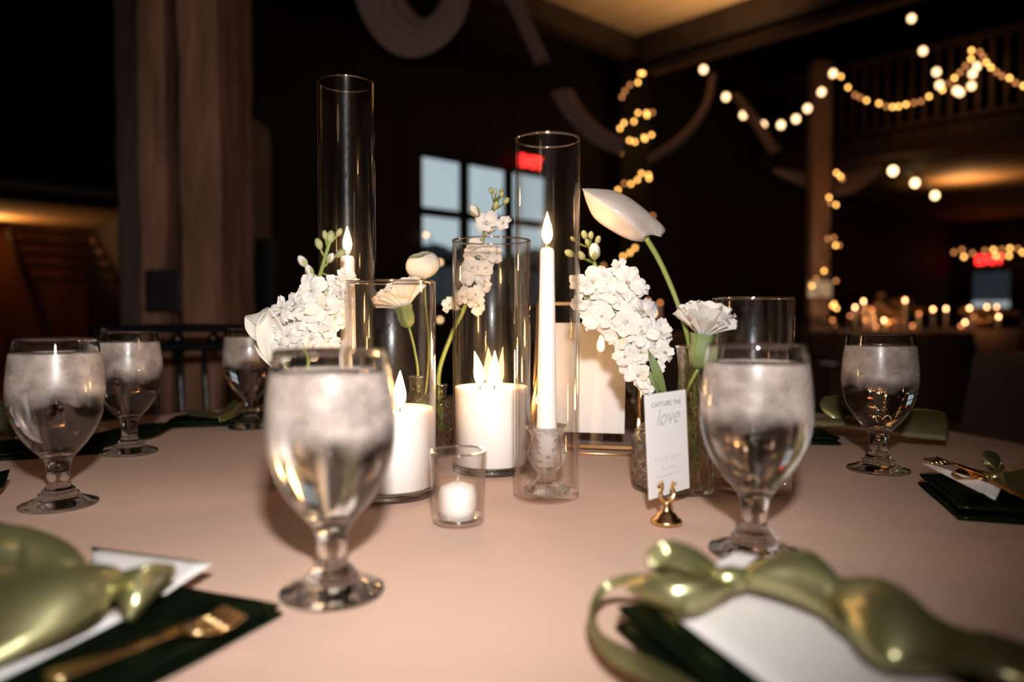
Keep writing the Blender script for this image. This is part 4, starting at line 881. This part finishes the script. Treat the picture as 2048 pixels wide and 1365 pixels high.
bm = bmesh.new(); box(bm, (0, 0, 0), (b.x - a.x, .02, b.z - a.z), bevel=.004); link('sign_board', bm, pbr('sign_white', (.85, .8, .72), .6), sg_, smooth=False)
point('sign_lamp', P(1644, 575, 7.9), 2.2, (1, .85, .65), .03)

# loft with railing at right
LU = 10.1; LZ = 3.0
rbox('ceiling_loft_underside', LU, U1, -12, WV, LZ, LZ + .12, pbr('loft_boards', (.34, .20, .10), .75, noise=.3, nscale=2))
rbox('trim_4', LU - .06, LU, -12, WV, LZ - .05, LZ + .22, M_woodd)
rail = empty('loft_railing', R(LU, 0, 0), TH, 'dark loft railing with upright balusters along the balcony at upper right', 'railing')
bm = bmesh.new(); box(bm, (0, 1.0, 4.2), (.08, 8.8, .07)); link('hand_rail', bm, M_woodd, rail, smooth=False)
bm = bmesh.new(); box(bm, (0, 1.0, 3.3), (.06, 8.8, .05)); link('bottom_rail', bm, M_woodd, rail, smooth=False)
for k in range(60):
    bm = bmesh.new(); box(bm, (0, 5.3 - .145 * k, 3.75), (.045, .045, .88)); link('baluster', bm, M_woodd, rail, smooth=False)

# ================================================================== STRING LIGHTS
def strand(label, pts, Y, r, mat, name='string_lights', socket=True, cat='string lights', dim=(), mat2=None, group=None):
    f = Y if callable(Y) else (lambda px, py: Y)
    P0 = P(pts[0][0], pts[0][1], f(*pts[0][:2])); root = empty(name, P0, 0, label, cat, group)
    pos = [P(px, py, f(px, py)) - P0 for px, py in pts]
    bm = bmesh.new(); tube(bm, [p + Vector((0, 0, r * 1.6)) for p in pos], .006, 6, 4); link('wire', bm, M_black, root)
    me = {}; kids_last = set()
    for i, p in enumerate(pos):
        mt = mat2 if (mat2 and i in dim) else mat
        if mt.name not in me:
            bm = bmesh.new(); ball(bm, (0, 0, 0), r, 2, (1, 1, 1.15)); me[mt.name] = link('bulb', bm, mt, root, loc=p)
        else:
            o = me[mt.name].copy(); COL.objects.link(o); o.location = p
        bo = o if len(kids_last) and mt.name in kids_last else me[mt.name]
        kids_last.add(mt.name)
        if socket:
            bm = bmesh.new(); lathe(bm, [(0, r * 2.2), (r * .5, r * 2.1), (r * .5, r * .95), (0, r * .9)], 10); link('socket', bm, M_black, bo)
    return root
strand('festoon of round bulbs drooping between the dark column and the slim column', [(1407, 139), (1452, 194), (1487, 230), (1526, 250), (1562, 250), (1592, 238), (1615, 217), (1643, 184), (1666, 147)], 7.9, .034, M_bulb)
strand('festoon of round bulbs falling steeply at the top right', [(1823, 37), (1846, 102), (1873, 144), (1879, 170), (1913, 181), (1920, 185), (1943, 172), (1945, 148), (1953, 133)], 8.6, .036, M_bulb)
strand('row of three bright globe bulbs under the loft', [(1786, 342), (1830, 366), (1870, 391)], lambda px, py: 9.7 + (px - 1786) * .024, .05, M_bglobe)
strand('fairy light garland swagged along the loft railing', [(1682, 153), (1696, 175), (1710, 190), (1720, 195), (1733, 201), (1758, 207), (1772, 213), (1785, 214), (1797, 213), (1812, 209), (1828, 206), (1842, 203), (1858, 193), (1885, 180), (1898, 167), (1909, 156), (1920, 145), (1931, 132), (1942, 118), (1943, 101), (1960, 104), (1967, 114), (1973, 125), (1982, 135), (1993, 144), (2004, 152), (2019, 156), (2031, 166), (2047, 172)], lambda px, py: 9.6 - (px - 1682) * .0034, .018, M_fairy, 'fairy_lights', False, dim=(2, 3, 6, 10, 11, 14, 16, 17, 20, 21, 24, 25, 27), mat2=M_fairyd)
strand('fairy lights spiralling round the dark column behind the anthurium', [(1281, 147), (1286, 147), (1276, 165), (1260, 170), (1250, 182), (1244, 194), (1293, 226), (1305, 225), (1294, 231), (1276, 226), (1268, 243), (1248, 246), (1240, 257), (1303, 270), (1288, 275), (1290, 278), (1270, 284), (1259, 281), (1242, 290), (1240, 306), (1297, 350), (1298, 357), (1283, 347), (1275, 360), (1262, 368), (1249, 367), (1236, 380), (1305, 432), (1270, 496), (1260, 506), (1246, 513), (1207, 532)], 8.05, .015, M_fairy, 'fairy_lights', False, dim=(3, 4, 5, 7, 25, 27, 31), mat2=M_fairyd)
strand('fairy lights wound down the slim right column', [(1673, 346), (1681, 353), (1684, 358), (1658, 395), (1661, 406), (1672, 410), (1656, 478), (1668, 476), (1671, 491), (1678, 491), (1648, 542), (1633, 558), (1672, 562), (1624, 572), (1665, 612), (1673, 617), (1668, 608)], 8.2, .015, M_fairy, 'fairy_lights', False, dim=(2, 4, 6, 7, 9, 11, 12), mat2=M_fairyd)
strand('fairy light garland above the far exit door', [(1908, 505), (1924, 500), (1928, 514), (1945, 507), (1970, 502), (1987, 500), (1992, 512), (2004, 499), (2002, 515), (2020, 497), (2018, 512), (2036, 498), (2045, 505)], 15.6, .030, M_fairy, 'fairy_lights', False, dim=(0, 1, 3, 4, 7, 8, 11), mat2=M_fairyd)
strand('three small glowing dots on a made-up cord, for a bulb reflection and candle dots by the window', [(852, 470), (880, 525), (880, 640)], lambda px, py: 5.38 / (.729 - .6845 * (px - 1024) / FPX), .016, M_bulb)  # added strand standing in for a bulb reflection and two candle dots
# exit signs
def exit_sign(p, w_, h_, label, rz=TH):
    o = empty('exit_sign', p, TH, label, 'exit sign', 'glowing red exit signs'); bm = bmesh.new(); box(bm, (0, 0, 0), (w_, .05, h_), bevel=.005); link('housing', bm, pbr('exit_housing', (.25, .02, .02), .5), o, smooth=False)
    text('EXIT', h_ * .95, 0, 0, o, M_exit, y=-.03, ext=.003, off=h_ * .02)
    o.rotation_euler.z = rz
    return o
exit_sign(R(U1 - .08, 4.73, 2.10), .38, .28, 'red exit sign above the far glazed door at right', TH - pi / 2)
pe = P(1056, 326, 1); dd = (pe - CAM); k_ = (WV - .06) / dd.dot(AV); pe = CAM + dd * k_
exit_sign(pe, .26, .17, 'red exit sign on the wall by the window, seen through the tall right cylinder')

# ================================================================== DRAPES
def drape(label, L_, R_, Y, curl=.05):
    f = Y; p0 = P(L_[0][0], L_[0][1], f(0)); root = empty('ceiling_drape', p0, 0, label, 'drape', 'sheer drapes swagged from the ceiling'); n = len(L_) - 1
    bm = bmesh.new(); a = cr([P(q[0], q[1], f(i / n)) - p0 for i, q in enumerate(L_)], 8); b = cr([P(q[0], q[1], f(i / n) + .12) - p0 for i, q in enumerate(R_)], 8); rows = []
    for i in range(len(a)):
        rows.append([a[i].lerp(b[i], k / 14) + Vector((0, -.05 * math.sin(k / 14 * pi) + .016 * math.sin(k * 1.9), 0)) for k in range(15)])
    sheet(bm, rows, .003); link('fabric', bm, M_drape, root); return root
drape('sheer drape sagging in a U at the top centre', [(700, -40), (722, 30), (765, 92), (822, 115), (880, 96), (925, 45), (948, -40)], [(790, -60), (808, -10), (826, 20), (850, 36), (872, 18), (895, -25), (905, -60)], lambda t: 4.2)
drape('sheer drape strip slanting down at top centre right', [(990, -40), (1030, 40), (1072, 132)], [(1030, -40), (1062, 40), (1102, 128)], lambda t: 4.6 + .5 * t)
drape('sheer drape curving down behind the tall right cylinder', [(1100, 185), (1135, 238), (1185, 285), (1240, 312)], [(1145, 180), (1170, 222), (1205, 255), (1250, 280)], lambda t: 5.4)
drape('thin dark drape curving left of the festoon', [(1420, 150), (1405, 210), (1360, 268), (1290, 318)], [(1432, 150), (1418, 215), (1372, 280), (1296, 330)], lambda t: 7.0)
drape('thin drape tail hanging inside the festoon curve', [(1462, 190), (1500, 245), (1540, 308)], [(1478, 188), (1520, 240), (1562, 302)], lambda t: 7.2)
drape('wide drape gathered under the loft beside the slim column', [(1545, 345), (1640, 385), (1700, 388), (1760, 350)], [(1545, 335), (1640, 350), (1700, 345), (1760, 330)], lambda t: 9.0)

# ================================================================== BACKGROUND TABLES
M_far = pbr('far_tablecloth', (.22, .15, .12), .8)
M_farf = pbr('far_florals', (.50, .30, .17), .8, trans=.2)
ZT = .75
def guest_table(px, Y, label, flor=True, cands=(), vot=()):
    x = (px - 1024) / FPX * Y; tb = empty('guest_table', (x, Y, 0), 0, label, 'table', 'guest tables across the hall')
    bm = bmesh.new(); seg = 64; prof = [(0, .75), (.74, .75), (.757, .742)]
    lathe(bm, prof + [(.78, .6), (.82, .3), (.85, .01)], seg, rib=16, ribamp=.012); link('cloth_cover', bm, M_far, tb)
    bm = bmesh.new(); lathe(bm, [(0, .70), (.72, .70), (.73, .72), (.72, .738), (0, .738)], 32); link('tabletop', bm, M_woodd, tb)
    return x
def far_candle(px, py, Y, big, label):
    p = P(px, py, Y); z0 = ZT; h = p.z - z0; root = empty('far_candle', (p.x, p.y, ZT), 0, label, 'candle', 'candles on the guest tables')
    if h < .05: root.location.z = p.z - .06; h = .06
    bm = bmesh.new(); lathe(bm, [(0, 0), (.016, 0), (.016, h - .02), (0, h - .018)], 14); link('wax', bm, M_wax, root)
    bm = bmesh.new(); ball(bm, (0, 0, h), .0125 * (Y / 8), 2, (1, 1, 1.3)); link('flame', bm, M_bcand if big else M_bglow_dim, root)
T = [(1775, 7.6, 'guest table with tall glowing florals beyond the lone goblet'), (1975, 8.6, 'guest table with a row of candles below the far exit door'), (1690, 10.2, 'guest table farther off beside the slim column'), (1310, 6.6, 'guest table far behind the large stock spray'), (2420, 2.8, 'nearer guest table cut by the right edge of the photo')]
for px, Y, lab in T: guest_table(px, Y, lab)
chair(3.0, 6.75, (3.85, 7.6), 'black spindle chair at the guest table beyond the lone goblet, left side'); chair(4.4, 6.6, (3.85, 7.6), 'black spindle chair at the guest table beyond the lone goblet, right side')
chair(5.5, 7.3, (5.53, 8.6), 'black spindle chair before the candle table below the exit door')
ORD = ['leftmost', 'second from left', 'third from left', 'fourth from left', 'fifth from left', 'sixth from left', 'seventh from left', 'eighth from left', 'ninth from left', 'tenth from left', 'eleventh from left', 'twelfth from left', 'thirteenth from left']
def lab_of(px, a, b, big, where, lst):
    same = sorted(q[0] for q in lst if q[2] == big); k = same.index(px)
    return f"{a if big else b} {where}" + (f", {ORD[k]}" if len(same) > 1 else '')
F1 = [(1710, 615, 1), (1727, 603, 1), (1729, 618, 0), (1810, 601, 1), (1768, 641, 1), (1774, 646, 0), (1748, 638, 0), (1732, 640, 0), (1744, 620, 0), (1700, 633, 0), (1665, 640, 0), (1670, 648, 0), (1752, 652, 0), (1793, 641, 0), (1825, 652, 0), (1780, 625, 0), (1838, 628, 0)]
for px, py, big in F1:
    far_candle(px, py, 7.5 + .25 * math.sin(px), big, lab_of(px, 'small burning candle', 'dim amber glow for glints and candles', big, 'on the floral guest table', F1))  # dim entries glow in place of goblet glints and faint candles
F2 = [(1866, 619, 1), (1892, 618, 1), (1939, 617, 1), (1974, 614, 1), (1994, 615, 1), (1997, 634, 1), (1930, 645, 1), (1948, 633, 0), (1956, 646, 0), (1922, 652, 0)]
for px, py, big in F2:
    far_candle(px, py, 8.5 + .1 * math.sin(px), big, lab_of(px, 'small burning candle', 'dim amber glow for glints and candles', big, 'on the table below the exit door', F2))
F3 = [(1296, 602, 0, 6.6), (1320, 606, 0, 6.6), (1308, 627, 1, 6.5), (1322, 645, 0, 6.3)]
for px, py, big, Y in F3:
    far_candle(px, py, Y, big, lab_of(px, 'small burning candle', 'amber candle glow', big, 'far behind the large stock spray', F3))
def far_floral(px, Y, w_, h_, label, seed):
    rs4 = random.Random(seed); x = (px - 1024) / FPX * Y; root = empty('flower_arrangement', (x, Y, ZT), 0, label, 'flower arrangement', 'florals on the guest tables')
    bm = bmesh.new(); lathe(bm, [(0, 0), (.06, 0), (.08, .1), (.05, .14), (0, .14)], 24); link('bowl', bm, M_gold, root)
    for k in range(34):
        a = rs4.uniform(0, 2 * pi); q = rs4.uniform(0, 1) ** .5; c = Vector((w_ * q * math.cos(a), .16 * q * math.sin(a), .16 + h_ * (1 - q) * rs4.uniform(.3, 1))); bm = bmesh.new(); M = Matrix.Translation(c) @ frame_to((c.x, -.2 + c.y, .3))
        for i in range(5): petal(bm, M, i * 1.257, .045, .05, .5, ruffle=.05, n=3, m=3)
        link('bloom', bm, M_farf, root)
        bm = bmesh.new(); tube(bm, [(0, 0, .12), c], .004, 5, 2); link('flower_stem', bm, M_green, root)
far_floral(1785, 7.75, .42, .28, 'warm lit floral mound on the guest table beyond the lone goblet', 4)
far_floral(1965, 8.5, .40, .12, 'low dim floral runner on the table below the exit door', 5)
point('guest_table_candle_glow', P(1770, 605, 7.2), 3.2, (1, .42, .14), .05); point('exit_table_candle_glow', P(1950, 610, 7.9), 1.6, (1, .45, .18), .05)
# unseen warm lights added for ceiling glow and general fill
spot('hall_ceiling_fill', R(5.3, 3.0, 2.5), R(5.2, 3.3, 3.6), 130, 110, 1.0, (1.0, .60, .28), .05)  # added unseen spot aimed up to light only the ceiling boards
spot('loft_ceiling_fill', P(1925, 425, 11.5), P(1925, 425, 11.5) + Vector((.1, -.1, 1)), 70, 155, 1.0, (1.0, .52, .2), .06)  # added spot boosting the globe bulbs' glow on the loft underside
point('ambient_fill', Vector((-1.2, -1.5, 3.0)), 9, (1.0, .62, .36), .25)  # added unseen warm ambient fill behind the camera
